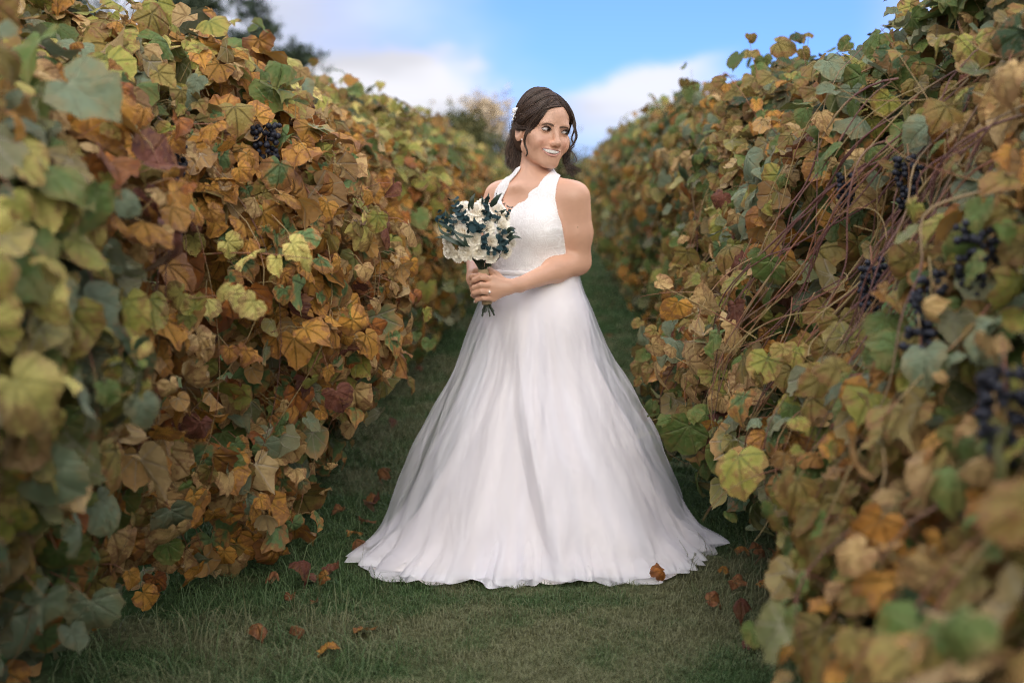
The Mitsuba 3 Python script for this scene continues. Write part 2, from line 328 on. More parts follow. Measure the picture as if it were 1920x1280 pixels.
def palette_weights(side, p, v, depth):
    """chances of the leaf colours by place on the vine (x across, y along, z up)"""
    x, y, z = p[:, 0], p[:, 1], p[:, 2]
    w = np.zeros((len(p), EPAL))
    def addw(g, **kw):
        for k, a in kw.items(): w[:, int(k[1:])] += a * g
    if side < 0:
        near = sst(3.3, 2.4, y); mid = sst(2.9, 3.6, y) * sst(8, 6, y); far = sst(5.6, 7.5, y)
        low = sst(.75, .45, z); top = sst(1.35, 1.62, z); m = (1 - low) * (1 - top)
        addw(near * low, p0=1.2, p1=2.6, p2=.8, p4=.5, p7=.7, p8=.7, p11=.3)
        addw(near * m, p0=1.0, p1=1.7, p2=2.6, p3=1.7, p4=.8, p9=.5, p8=.5, p7=.5)
        addw(near * top, p2=2.6, p3=2.0, p0=1, p1=1.2, p4=.5, p9=.6, p7=.6)
        addw(mid * low, p6=1.6, p4=2.0, p9=1.3, p1=1.0, p5=.8, p0=.7, p7=.6, p11=.3, p2=.4)
        addw(mid * m, p4=2.6, p5=1.6, p11=.6, p9=2.0, p10=.45, p6=.9, p7=1.0, p2=.7, p3=.25)
        addw(mid * top, p4=.9, p5=.6, p9=1.5, p2=2.0, p7=1.2, p0=1.1, p1=1.4, p10=.3, p3=.8)
        addw(far * (1 - top) * (1 - low), p4=1.7, p5=.8, p7=1.5, p0=1.2, p2=1.3, p11=.5, p9=.9, p8=.3)
        addw(far * low, p0=1.6, p2=1.0, p8=1.2, p4=.8, p7=1.2, p1=.7)
        addw(far * top, p0=1.6, p7=1.8, p2=1.4, p3=.6, p8=1.0, p4=.3)
    else:
        near = sst(3.4, 2.6, y); mid = sst(3.0, 3.6, y) * sst(6.6, 5.8, y); far = sst(5.8, 6.8, y)
        low = sst(.62, .38, z); top = sst(1.4, 1.65, z); m = (1 - low) * (1 - top)
        addw(near * low, p7=2.0, p4=.45, p2=1.4, p0=1.3, p1=.8, p9=.7, p8=.6)
        addw(near * m, p4=.5, p2=1.6, p7=2.3, p9=.8, p5=.5, p0=1.3, p1=.8)
        addw(near * top, p8=2.2, p0=1.5, p2=.8, p7=.6)
        addw(mid * low, p0=3.0, p8=1.4, p1=.8, p7=1.1, p6=.5, p4=.4, p2=.4)
        addw(mid * m, p7=2.6, p4=.6, p9=1.2, p5=.9, p2=1.1, p6=.6, p0=1.3, p10=.35, p1=.9)
        addw(mid * top, p7=2.1, p0=1.7, p2=1.2, p4=.45, p8=1.4, p1=1.2, p9=.4)
        addw(far * (1 - low), p7=2.2, p0=1.8, p4=.8, p5=.8, p2=.9, p8=1.0, p9=.6, p11=.2, p1=.7)
        addw(far * low, p0=1.8, p8=1.8, p7=1.2, p4=.6, p2=.5)
    if side > 0:
        cor = sst(1.05, 1.3, x) * sst(1.25, 1.5, z) * sst(8, 6.5, y); w *= (1 - .85 * cor)[:, None]; addw(cor, p8=3.6, p0=1.6, p1=.4, p7=.3)
    for k in range(EPAL):
        c = meshkit.fbm(p * 2.6 + 13.7 * k, 2, 40 + k)
        w[:, k] *= np.exp(6.0 * (c - .5))
    return w
rows, pick = {}, {}
def pick_palette(rg, w):
    g = -np.log(-np.log(rg.random(w.shape) + 1e-12) + 1e-12)
    return np.argmax(np.log(w + 1e-9) + g * .85, 1)
CANE_HOLE = []      # places where the canes show and the leaves are few
def build_row(side, seed):
    rg = np.random.default_rng(seed)
    blocks = []; pet = []
    bands = [(-1.5, 1.3, 90, 1), (1.3, 7.2, 980, 0), (7.2, 12.5, 640, 1), (12.5, 21, 380, 2), (21, 40, 150, 2)]
    for y0, y1, dens, lod in bands:
        per = 3.9
        n = int((y1 - y0) * per * dens)
        y = rg.uniform(y0, y1, n); v = rg.random(n)
        k = (v < .72) | (rg.random(n) < .3); y, v = y[k], v[k]; n = len(y)
        p, nn = row_at(side, y, v)
        dep = rg.exponential(.07, n); deep = rg.random(n) < .22; dep[deep] = rg.uniform(.14, .42, deep.sum())
        out = rg.random(n) < .06; dep[out] = -rg.uniform(.02, .10, out.sum())
        # gaps: clumps of leaves with dark holes between them
        hole = meshkit.fbm(np.stack([y * 4.2, v * 15, side * 7 + 0 * y], -1), 2, 3 + seed)
        keep = ~((hole < .42) & (dep < .15) & (rg.random(n) < .85))
        if side > 0:
            cx, cz = (y - 3.85) / .62, (p[:, 2] - 1.06) / .27
            keep &= ~((cx * cx + cz * cz < 1) & (rg.random(n) < .80))
        keep &= p[:, 2] - dep * nn[:, 2] > .03
        y, v, p, nn, dep = y[keep], v[keep], p[keep], nn[keep], dep[keep]; n = len(y)
        pos = p - nn * dep[:, None]
        pos[:, 2] = np.maximum(pos[:, 2], .05)
        nor = nrm(nn * .8 + np.array([0, -.50, .26]) + rg.normal(0, .56, (n, 3)))
        flip = rg.random(n) < .11
        nor[flip] = nrm(-nor[flip] + rg.normal(0, .2, (flip.sum(), 3)))
        tip = nrm(np.array([0, 0, -1.0]) + nn * .35 + rg.normal(0, .45, (n, 3)))
        size = (.046 + .074 * rg.random(n) ** 1.5) * (1.0 if side < 0 else .94) * np.where(dep > .14, 1.15, 1.0) * (rg.random(n) * .25 + .85)
        if lod == 0: size *= np.where(rg.random(n) < .12, .62, 1.0)
        if lod == 2: size *= 1.15
        pal_ = pick_palette(rg, palette_weights(side, p, v, dep))
        dry = np.isin(pal_, (5, 9, 10, 11)); curl = np.where(dry, rg.uniform(1.1, 2.5, n), rg.uniform(.7, 1.6, n)); size = size * np.where(dry, .95, 1.0)
        blocks += [(b[0], b[1], b[2]) for b in leaves(rg, pos + nrm(tip) * -size[:, None] * .3, nor, tip, size, pal_, lod, curl)]
        if lod == 0 or y0 == 7.2:
            m = np.nonzero((dep < .2) & (rg.random(n) < .55))[0]
            for q in m:
                a = pos[q] - nrm(tip[q]) * size[q] * .3
                e = a - nn[q] * rg.uniform(.05, .11) + np.array([0, 0, 1]) * rg.uniform(-.02, .06) + rg.normal(0, .025, 3)
                pet.append(tube([a, (a + e) / 2 + [0, 0, .012], e], [.0011, .0013, .0017], 3, caps=False))
    return blocks, pet
for side, seed in ((-1, 101), (1, 202)):
    rows[side] = build_row(side, seed)
# which leaves show largest: one ray per picture element against all the leaves
allv, allf, owner, refs, o = [], [], [], [], 0
for side in (-1, 1):
    for bi, (v, f, uv) in enumerate(rows[side][0]):
        n, k = v.shape[:2]
        allv.append(v.reshape(-1, 3)); allf.append((f[None] + (np.arange(n) * k)[:, None, None]).reshape(-1, 3) + o); o += n * k
        owner.append(np.repeat(np.arange(n) + len(refs), len(f))); refs += [(side, bi, q) for q in range(n)]
tm = trimesh.Trimesh(np.vstack(allv), np.vstack(allf), process=False); owner = np.concatenate(owner)
gx, gy = np.meshgrid(np.arange(2, 1920, 3.0), np.arange(2, 1280, 3.0))
dirs = nrm(FWD + RGT * ((gx.ravel() - W / 2) / FPX)[:, None] - UPV * ((gy.ravel() - H / 2) / FPX)[:, None])
hit = trimesh.ray.ray_pyembree.RayMeshIntersector(tm).intersects_first(np.broadcast_to(EYE, dirs.shape), dirs)
count = np.bincount(owner[hit[hit >= 0]], minlength=len(refs))
ROWKEY = {-1: thing('grapevine_row', 'dense leafy vine row left of the bride, turning orange and brown', 'grapevine', None),
          1: thing('grapevine_row', 'olive and brown vine row right of the bride with bare canes showing', 'grapevine', None)}
sides = np.array([r[0] for r in refs])
for side in (-1, 1):
    c = np.where(sides == side, count, -1)
    best = [b for b in np.argsort(-c)[:300] if c[b] > 0]; chosen = {}
    for r in best: chosen.setdefault(refs[r][1], []).append(refs[r][2])
    rest = []
    for bi, (v, f, uv) in enumerate(rows[side][0]):
        sel = np.zeros(len(v), bool); sel[chosen.get(bi, [])] = True
        for q in np.nonzero(sel)[0]:
            put('leaf', (v[q], f), 'leaf', ROWKEY[side], uv=uv[q])
        vv, uu = v[~sel], uv[~sel]
        rest.append((vv.reshape(-1, 3), (f[None] + (np.arange(len(vv)) * v.shape[1])[:, None, None]).reshape(-1, 3), uu.reshape(-1, 2)))
    o = np.cumsum([0] + [len(r[0]) for r in rest])
    put('foliage', (np.vstack([r[0] for r in rest]), np.vstack([r[1] + a for r, a in zip(rest, o)])), 'leaf', ROWKEY[side], uv=np.vstack([r[2] for r in rest]), kind='stuff')
    put('leaf_stalk', join(rows[side][1]), 'petiole', ROWKEY[side], kind='stuff')
print('leaves', len(refs), 'tris', len(tm.faces))
# ------------------------------------------------------------------ the bride: distance field of the body, meshed as one surface
YB = 4.85
def B(px, py, dy=0.0): return P(px, py, YB + dy)
def vlen(a): return np.sqrt((a * a).sum(-1))
def ell(p, c, r, R=None):
    q = p - np.asarray(c, np.float32)
    if R is not None: q = q @ np.asarray(R, np.float32).T
    r = np.asarray(r, np.float32)
    k0 = vlen(q / r); k1 = vlen(q / (r * r))
    return k0 * (k0 - 1) / np.maximum(k1, 1e-6)
def cap(p, a, b, ra, rb):
    a, b = np.asarray(a, np.float32), np.asarray(b, np.float32)
    pa, ba = p - a, b - a
    h = np.clip(pa @ ba / (ba @ ba), 0, 1)
    return vlen(pa - h[:, None] * ba) - (ra + (rb - ra) * h)
def smin(a, b, k):
    h = np.maximum(k - np.abs(a - b), 0) / k
    return np.minimum(a, b) - h * h * k * .25
def smax(a, b, k): return -smin(-a, -b, k)
def surface(f, lo, hi, h, blk=8, slack=1.9):
    """surface nets of the field f in the box, only near the surface; vertices pulled onto the surface"""
    lo = np.asarray(lo, float); n = np.ceil((np.asarray(hi) - lo) / h).astype(int) + 1
    nb = -(-n // blk)
    bi = np.stack(np.meshgrid(*[np.arange(k) for k in nb], indexing='ij'), -1).reshape(-1, 3)
    ctr = lo + (bi + .5) * blk * h
    bi = bi[np.abs(f(ctr.astype(np.float32))) < blk * h * .87 * slack]
    loc = np.stack(np.meshgrid(*[np.arange(blk + 1)] * 3, indexing='ij'), -1)
    S = (nb * blk + 2).astype(np.int64); key = lambda c: (c[..., 0] * S[1] + c[..., 1]) * S[2] + c[..., 2]
    cells, cverts, edges = [], [], []
    offs = np.array([[a, b, c] for a in (0, 1) for b in (0, 1) for c in (0, 1)])
    pairs = [(0, 4), (1, 5), (2, 6), (3, 7), (0, 2), (1, 3), (4, 6), (5, 7), (0, 1), (2, 3), (4, 5), (6, 7)]
    for s in range(0, len(bi), 400):
        b = bi[s:s + 400]
        g = b[:, None, None, None] * blk + loc[None]
        d = f((lo + g.reshape(-1, 3) * h).astype(np.float32)).reshape(g.shape[:-1])
        c8 = np.stack([d[:, o[0]:o[0] + blk, o[1]:o[1] + blk, o[2]:o[2] + blk] for o in offs], -1)
        on = (c8.min(-1) < 0) & (c8.max(-1) >= 0)
        idx = np.nonzero(on); cc = c8[idx]; gc = g[:, :blk, :blk, :blk][idx]
        acc = np.zeros((len(cc), 3)); cnt = np.zeros(len(cc))
        for i0, i1 in pairs:
            d0, d1 = cc[:, i0], cc[:, i1]; m = (d0 < 0) != (d1 < 0)
            t = np.where(m, d0 / np.where(m, d0 - d1, 1), 0)
            acc += np.where(m[:, None], offs[i0] + t[:, None] * (offs[i1] - offs[i0]), 0); cnt += m
        cells.append(key(gc)); cverts.append(lo + (gc + acc / cnt[:, None]) * h)
        for ax in range(3):
            e = np.zeros(3, int); e[ax] = 1
            d0 = d[:, :blk, :blk, :blk]; d1 = d[:, e[0]:blk + e[0], e[1]:blk + e[1], e[2]:blk + e[2]]
            m = np.nonzero((d0 < 0) != (d1 < 0))
            edges.append((ax, g[:, :blk, :blk, :blk][m], (d0[m] < 0)))
    ck = np.concatenate(cells); cv = np.vstack(cverts); o = np.argsort(ck); ck, cv = ck[o], cv[o]
    F = []
    for ax, g, neg in edges:
        if not len(g): continue
        u, w = np.eye(3, dtype=int)[(ax + 1) % 3], np.eye(3, dtype=int)[(ax + 2) % 3]
        q = np.stack([key(g - u - w), key(g - w), key(g), key(g - u)], 1)
        ii = np.searchsorted(ck, q); ii = np.minimum(ii, len(ck) - 1); ok = (ck[ii] == q).all(1) & (g.min(1) > 0)
        ii, ng = ii[ok], neg[ok]
        ii[~ng] = ii[~ng][:, ::-1]
        F.append(ii)
    F = np.vstack(F)
    V = cv
    for _ in range(2):
        e = h * .25; v = V.astype(np.float32)
        gr = np.stack([f(v + np.float32(e) * np.eye(3, dtype=np.float32)[a]) - f(v - np.float32(e) * np.eye(3, dtype=np.float32)[a]) for a in range(3)], -1) / (2 * e)
        d = f(v)
        V = V - np.clip(d / np.maximum((gr * gr).sum(-1), .3), -h * .6, h * .6)[:, None] * gr
    F = np.vstack([F[:, [0, 1, 2]], F[:, [0, 2, 3]]])
    return V, F

# torso frame: the bride stands turned to her right
ta = math.radians(30)
TF = np.array([-math.sin(ta), -math.cos(ta), 0]); TL = np.array([math.cos(ta), -math.sin(ta), 0]); TU = np.array([0, 0, 1.0])
TR = np.stack([TL, TF, TU])
def tp(px, py, l=0, f=0, dy=0): return B(px, py, dy) + TL * l + TF * f
NECK = B(1003, 336, .01)
SH_L, EL_L, WR_L = B(1075, 371, -.075), B(1084, 491, -.045), B(974, 534, -.265)
SH_R, EL_R, WR_R = B(938, 370, .085), B(897, 478, .045), B(889, 517, -.215)
# head frame: turned to her left, tilted
ha, hr = math.radians(30), math.radians(9)
HF = np.array([math.sin(ha), -math.cos(ha), -.03]); HF /= np.linalg.norm(HF)
up = np.array([math.sin(hr), 0, math.cos(hr)]); HU = nrm(up - HF * (up @ HF)); HL = np.cross(HU, HF)
HL = -np.cross(HF, HU) if (np.cross(HF, HU) @ np.array([1, 0, 0])) < 0 else np.cross(HF, HU)
HC = B(1017, 247, .01); HS = 1.08
HR = np.stack([HL, HF, HU])
def hd(x, y, z): return HC + HS * (HL * x + HF * y + HU * z)
def head_field(p):
    q = ((p - HC.astype(np.float32)) @ HR.T.astype(np.float32)) / HS
    qa = q.copy(); qa[:, 0] = np.abs(q[:, 0])
    d = ell(q, (0, -.016, .034), (.074, .092, .083))
    d = smin(d, ell(q, (0, .018, -.026), (.060, .066, .078)), .03)
    d = smin(d, ell(q, (0, .030, .045), (.058, .058, .050)), .03)
    d = smin(d, cap(qa, (.047, .004, -.056), (.015, .066, -.094), .018, .017), .03)
    d = smin(d, ell(q, (0, .073, -.095), (.019, .018, .016)), .018)
    d = smin(d, ell(qa, (.037, .060, -.040), (.026, .026, .024)), .022)          # smiling cheeks
    d = smin(d, ell(qa, (.049, .044, -.020), (.020, .026, .018)), .02)
    d = smin(d, ell(qa, (.025, .074, .020), (.024, .013, .010)), .018)           # brow
    d = smax(d, -ell(qa, (.033, .099, .000), (.018, .018, .0115)), .016)         # sockets
    d = smin(d, ell(qa, (.0325, .068, -.001), (.0165, .0150, .0105)), .006)      # lids over the eyes
    d = smin(d, cap(q, (0, .084, .006), (0, .1015, -.032), .0070, .0085), .014)   # nose
    d = smin(d, ell(q, (0, .1025, -.037), (.0105, .0110, .0090)), .010)
    d = smin(d, ell(qa, (.0118, .094, -.040), (.0068, .0098, .0072)), .007)
    d = smax(d, -ell(qa, (.0058, .102, -.0472), (.0035, .006, .0028)), .003)
    d = smin(d, ell(q, (0, .080, -.070), (.030, .016, .019)), .016)              # muzzle
    d = smax(d, -ell(qa, (.041, .090, -.058), (.004, .013, .013)), .018)        # smile folds
    ear = ell(qa, (.076, -.010, -.012), (.011, .018, .030))
    ear = smax(ear, -ell(qa, (.086, -.006, -.010), (.008, .010, .018)), .006)
    d = smin(d, ear, .008)
    return d * HS
UL = lambda a: a
def torso_field(p):
    d = ell(p, tp(1003, 440, 0, 0), (.143, .104, .205), TR)
    d = smin(d, cap(p, SH_R + TL * .040, SH_L - TL * .040, .050, .050), .07)
    d = smin(d, cap(p, NECK - TU * .03 + TL * .0, SH_L - TL * .05 + TU * .022, .050, .028), .04)
    d = smin(d, cap(p, NECK - TU * .03, SH_R + TL * .05 + TU * .022, .050, .028), .04)
    for s in (-1, 1):
        d = smin(d, ell(p, tp(1000, 430, s * .068, .074), (.070, .058, .072), TR), .05)
    d = smin(d, ell(p, tp(998, 518, 0, 0), (.130, .102, .11), TR), .08)
    d = smin(d, ell(p, tp(1000, 600, 0, -.01), (.165, .135, .13), TR), .10)
    return d
SK = B(1004, 284, .040)
FN_L = [[(925, 524, -.298), (903, 520, -.322), (889, 525, -.305), (885, 531, -.282)],
        [(922, 536, -.306), (902, 534, -.330), (889, 539, -.312), (886, 544, -.288)],
        [(922, 548, -.304), (903, 546, -.328), (889, 549, -.310), (886, 553, -.287)],
        [(925, 559, -.296), (906, 559, -.316), (895, 561, -.300), (892, 565, -.280)]]
FR_L = [(.0100, .0092, .0080, .0066), (.0102, .0092, .0080, .0066), (.0098, .0088, .0076, .0064), (.0088, .0078, .0068, .0058)]
STEM_A, STEM_B = B(905, 500, -.280), B(914, 576, -.272)
THUMB = [(930, 516, -.278), (918, 507, -.262), (908, 509, -.245), (900, 512, -.238)]
FN_R = [[(884, 520, -.240), (886, 515, -.285), (896, 514, -.306), (908, 515, -.304)]]
def arm_field(p):
    d = cap(p, SH_L, SH_L * .45 + EL_L * .55, .0570, .0545)
    d = smin(d, cap(p, SH_L * .45 + EL_L * .55, EL_L, .0540, .0410), .02)
    m = EL_L * .62 + WR_L * .38
    d = smin(d, cap(p, EL_L, m, .0410, .0370), .02)
    d = smin(d, cap(p, m, WR_L, .0370, .0238), .02)
    d2 = smin(cap(p, SH_R, EL_R, .0560, .0440), cap(p, EL_R, WR_R, .0420, .0245), .03)
    return smin(d, d2, .01)
def hand_field(p):
    w = WR_L
    d = cap(p, w, B(950, 537, -.288), .0235, .0200)
    kn = [B(*k[0]) for k in FN_L]
    for k, r in zip(kn, (.0135, .0140, .0135, .0120)):
        d = smin(d, cap(p, B(955, 538, -.284), k, .0165, r), .014)
    for pts, rr in zip(FN_L, FR_L):
        q = [B(*a) for a in pts]
        f = cap(p, q[0], q[1], rr[0] * 1.1, rr[1])
        for i in range(1, 3): f = smin(f, cap(p, q[i], q[i + 1], rr[i], rr[i + 1]), .003)
        d = smin(d, f, .0045)
    q = [B(*a) for a in THUMB]
    t = smin(cap(p, q[0], q[1], .0125, .0105), smin(cap(p, q[1], q[2], .0105, .0088), cap(p, q[2], q[3], .0088, .0072), .003), .004)
    d = smin(d, smin(t, cap(p, B(948, 532, -.278), q[0], .015, .0125), .01), .010)
    # her right hand, behind the stems under the left one
    R0 = B(886, 524, -.236)
    d2 = cap(p, WR_R, R0, .0240, .0210)
    for k in range(4):
        a = B(884 + k, 521 + 11 * k, -.238); b = B(886 + k, 518 + 11.5 * k, -.272 - (.012 if k == 0 else 0)); c = B(899 + k, 516 + 12 * k, -.292 - (.013 if k == 0 else 0)); e = B(911, 517 + 12 * k, -.290 - (.012 if k == 0 else 0))
        if k: a, b, c, e = [z + np.array([.004, .02, 0]) for z in (a, b, c, e)]
        d2 = smin(d2, smin(cap(p, R0, a, .015, .011), smin(cap(p, a, b, .0095, .0088), smin(cap(p, b, c, .0088, .0080), cap(p, c, e, .0080, .0066), .003), .004), .006), .006)
    th = smin(cap(p, WR_R, B(893, 508, -.250), .016, .011), cap(p, B(893, 508, -.250), B(905, 505, -.268), .0105, .0085), .004)
    return np.minimum(d, smin(d2, th, .008))
def near(p, c, r): return ((p - np.asarray(c, np.float32)) ** 2).sum(-1) < r * r
def body_field(p):
    d = torso_field(p)
    d = smin(d, cap(p, NECK - TU * .04 + np.array([0, .012, 0]), SK, .0535, .0470), .045)
    d = smin(d, arm_field(p), .028)
    # collar bones and the hollow above the breast bone
    for s, e in ((1, SH_L), (-1, SH_R)):
        d = smin(d, cap(p, tp(992, 352, s * .014, .058), e + TF * .030 + TU * .018 - TL * s * .05, .006, .005), .030)
    m = near(p, HC, .26)
    if m.any(): d[m] = smin(d[m], head_field(p[m]), .012)
    m = near(p, B(910, 535, -.27), .20)
    if m.any(): d[m] = smin(d[m], hand_field(p[m]), .010)
    return d
def bound(*pts, pad=.1): return np.min(pts, 0) - pad, np.max(pts, 0) + pad
lo, hi = bound(HC, SH_L, SH_R, EL_L, EL_R, WR_L, WR_R, B(1000, 640, 0), B(885, 530, -.33), pad=.14)
hi[2] = hd(0, 0, .16)[2]
BV, BF = surface(body_field, lo, hi, .0032)
print('body', len(BV), len(BF))
def first_hit(f, px, py, Y0=YB - .42, Y1=YB + .3, lift=0.0):
    """where the line of sight of the survey meets the field f (used to lay brows, lips and marks on the skin)"""
    px, py = np.atleast_1d(np.asarray(px, float)), np.atleast_1d(np.asarray(py, float))
    d = np.array([ray(a, b) for a, b in zip(px, py)])
    t = Y0 / d[:, 1]
    for _ in range(70):
        s = f((EYE + d * t[:, None]).astype(np.float32)); t = t + np.clip(s - lift, -.01, .05) * .8
    return EYE + d * t[:, None]
MOLE = first_hit(arm_field, 1083, 426)[0]
def head_hit(px, py, lift=0.0): return first_hit(lambda q: head_field(q), px, py, YB - .2, lift=lift)

# ---- skin
def skin_col(p, n, uv):
    q = mi.Vector3f(p.x - HC[0], p.y - HC[1], p.z - HC[2])
    hx = (q.x * HL[0] + q.y * HL[1] + q.z * HL[2]) / HS; hy = (q.x * HF[0] + q.y * HF[1] + q.z * HF[2]) / HS; hz = (q.x * HU[0] + q.y * HU[1] + q.z * HU[2]) / HS
    c = mix(mi.Color3f(.560, .322, .225), mi.Color3f(.600, .355, .255), noise(p.x * 22, p.y * 22, p.z * 22))
    ax = dr.abs(hx)
    blush = dr.exp(-((ax - .042) ** 2 / .00035 + (hz + .038) ** 2 / .00028)) * smoothstep(.02, .05, hy)
    c = mix(c, mi.Color3f(.60, .28, .21), blush * .5)
    nose = dr.exp(-(hx * hx / .0002 + (hz + .040) ** 2 / .00015)) * smoothstep(.08, .10, hy)
    c = mix(c, mi.Color3f(.60, .31, .23), nose * .3)
    lid = dr.exp(-((ax - .034) ** 2 / .00030 + (hz - .006) ** 2 / .00009)) * smoothstep(.05, .07, hy)
    c = mix(c, mi.Color3f(.26, .145, .115), lid * .42)
    mo = mi.Vector3f(p.x - MOLE[0], p.y - MOLE[1], p.z - MOLE[2])
    c = mix(c, mi.Color3f(.16, .075, .05), dr.exp(-(dr.squared_norm(mo)) / .0000032) * .9)
    elbow = mi.Vector3f(p.x - EL_L[0] - .02, p.y - EL_L[1], p.z - EL_L[2] + .03)
    c = mix(c, mi.Color3f(.55, .28, .21), dr.exp(-dr.squared_norm(elbow) / .0012) * .4)
    return c * (.975 + .05 * noise(p.x * 220, p.y * 220, p.z * 220))
scene['skin'] = {'type': 'principled', 'base_color': proc(skin_col), 'roughness': .44, 'specular': .45, 'sheen': .2, 'flatness': .6}
PERSON = thing('person', 'smiling bride in a white lace halter gown looking over her shoulder, holding a bouquet', 'person')
put('body', (BV, BF), 'skin', PERSON)
# legs under the gown
def leg_field(p):
    d = None
    for s in (-1, 1):
        h = B(1000, 600, 0) + TL * s * .09; k = np.array([h[0] * .9 + B(1000, 800, 0)[0] * .1 + TL[0] * s * .01, h[1], .50]); a = np.array([k[0], k[1] + .02, .12])
        e = smin(cap(p, h - [0, 0, .03], k, .085, .055), smin(cap(p, k, a, .052, .034), cap(p, a - [0, 0, .03], a + TF * .15 - [0, 0, .075], .034, .022), .02), .03)
        d = e if d is None else np.minimum(d, e)
    return d
LV, LF_ = surface(leg_field, (B(1000, 700)[0] - .4, YB - .45, .0), (B(1000, 700)[0] + .4, YB + .3, .80), .014, blk=4)
put('legs', (LV, LF_), 'skin', PERSON)
# ------------------------------------------------------------------ face: eyes, brows, lips, teeth
def flat(r, g, b, rough=.5, spec=.4, **k): return {'type': 'twosided', 'a': {'type': 'principled', 'base_color': rgb((r, g, b)), 'roughness': rough, 'specular': spec, **k}}
scene['eye_white'] = flat(.40, .36, .345, .25, .4); scene['iris'] = flat(.028, .014, .009, .08, .6); scene['pupil'] = flat(.006, .005, .005, .05, .6)
scene['brow'] = flat(.135, .085, .063, .8, .1); scene['lash'] = flat(.042, .028, .024, .7, .1); scene['lip'] = flat(.47, .235, .195, .4, .4)
scene['tooth'] = flat(.56, .53, .50, .35, .3); scene['mouth'] = flat(.20, .085, .070, .5, .3); scene['nail'] = flat(.86, .80, .78, .15, .6)
def patch(poly, lift, n=9, dome=0.0, field=None):
    """a thin piece laid on the skin inside the outline poly (survey pixels), bulging by dome"""
    poly = np.asarray(poly, float); c = poly.mean(0)
    s = np.r_[0, np.cumsum(np.linalg.norm(np.diff(np.vstack([poly, poly[:1]]), axis=0), axis=1))]
    q = CubicSpline(s, np.vstack([poly, poly[:1]]), bc_type='periodic')(np.linspace(0, s[-1], 41)[:-1])
    rr = np.linspace(0, 1, n)[1:]
    pts = np.vstack([c[None]] + [c + (q - c) * r for r in rr]); m = len(q)
    rad = np.r_[0, np.repeat(rr, m)]
    h = head_hit(pts[:, 0], pts[:, 1], 0.0) if field is None else first_hit(field, pts[:, 0], pts[:, 1])
    d = nrm(h - EYE); h = h - d * (lift + dome * (1 - rad ** 2))[:, None]
    k = np.arange(m); f = [np.stack([k * 0, 1 + (k + 1) % m, 1 + k], 1)]
    for r in range(n - 2):
        a, b = 1 + r * m, 1 + (r + 1) * m
        f += [np.stack([a + k, a + (k + 1) % m, b + (k + 1) % m], 1), np.stack([a + k, b + (k + 1) % m, b + k], 1)]
    # skirt back into the head so that it is solid
    a = 1 + (n - 2) * m; back = h[a:] + d[a:] * .006; o = len(h)
    f += [np.stack([a + k, a + (k + 1) % m, o + (k + 1) % m], 1), np.stack([a + k, o + (k + 1) % m, o + k], 1)]
    return np.vstack([h, back]), np.vstack(f)
def stroke(pts, w, lift, n=18, sides=6):
    pts = spline(np.asarray(pts, float), n); h = head_hit(pts[:, 0], pts[:, 1], lift)
    return tube(h, np.interp(np.linspace(0, 1, n), np.linspace(0, 1, len(w)), np.asarray(w)) / 550, sides)
EYES = [([(1015.8, 241.6), (1019, 239.8), (1024, 239.0), (1029.5, 240.2), (1033.4, 244.0), (1029, 245.2), (1024, 245.0), (1019, 243.7)], (1028.6, 242.2), 3.8),
        ([(1052.8, 249.2), (1056, 246.6), (1061, 245.7), (1065.5, 246.7), (1068.2, 249.4), (1065, 251.0), (1060.5, 251.3), (1056, 250.6)], (1062.6, 248.4), 3.7)]
for out, ic, ir in EYES:
    e = put('eye', patch(out, .0012, dome=.0022), 'eye_white', PERSON)
    circ = lambda r, c=ic: [(c[0] + r * math.cos(a), c[1] + r * math.sin(a)) for a in np.linspace(0, 2 * np.pi, 13)[:-1]]
    put('iris', patch(circ(ir), .0028, dome=.0008, n=6), 'iris', e); put('pupil', patch(circ(1.8), .0034, dome=.0006, n=5), 'pupil', e)
    put('glint', patch([(ic[0] - 1.6 + .6 * math.cos(a), ic[1] - 1.4 + .6 * math.sin(a)) for a in np.linspace(0, 6.28, 9)[:-1]], .0040, n=4), 'eye_white', e)
put('upper_lashes', join([stroke([(1014.6, 240.6), (1018.5, 238.6), (1024, 236.9), (1030, 238.6), (1034, 244.2)], [.4, .8, .9, .8, .4], .0026),
                          stroke([(1052.0, 248.8), (1056, 245.2), (1061, 243.6), (1066, 244.8), (1070, 249.2)], [.4, .8, .9, .9, .4], .0026)]), 'lash', PERSON)
put('lower_lashes', join([stroke([(1016, 241.8), (1019, 244.8), (1024, 246.6), (1029, 246.6), (1033, 244.8)], [.2, .3, .3, .25, .2], .0016),
                          stroke([(1053, 249.6), (1056, 251.8), (1060.5, 252.8), (1065, 252.2), (1068.4, 249.8)], [.2, .3, .3, .3, .2], .0016)]), 'lash', PERSON)
put('eyebrow', patch([(1015, 234.9), (1019.5, 232.0), (1026.5, 230.2), (1033, 231.7), (1038.4, 235.4), (1038, 237.6), (1032.6, 234.8), (1026.5, 233.1), (1020, 233.9)], .0004, dome=.0006), 'brow', PERSON)
put('eyebrow', patch([(1049.2, 238.8), (1053.6, 237.0), (1059, 237.2), (1065, 239.4), (1069.2, 243.8), (1064, 241.6), (1058.6, 240.1), (1053.6, 239.9), (1049.4, 241.2)], .0004, dome=.0006), 'brow', PERSON)
put('mouth', patch([(1015.8, 278.2), (1022, 278.9), (1030, 280.6), (1039, 282.4), (1049.6, 285.2), (1045.6, 290.0), (1039, 291.6), (1031, 289.8), (1023, 285.8)], .0010, dome=.0010), 'mouth', PERSON)
tb, bb = np.array([(1017.6, 279.0), (1027, 280.5), (1037, 282.2), (1048.2, 285.0)]), np.array([(1018.2, 280.2), (1024, 284.6), (1032.5, 287.6), (1039.5, 288.6), (1045.2, 287.8), (1048.6, 285.8)])
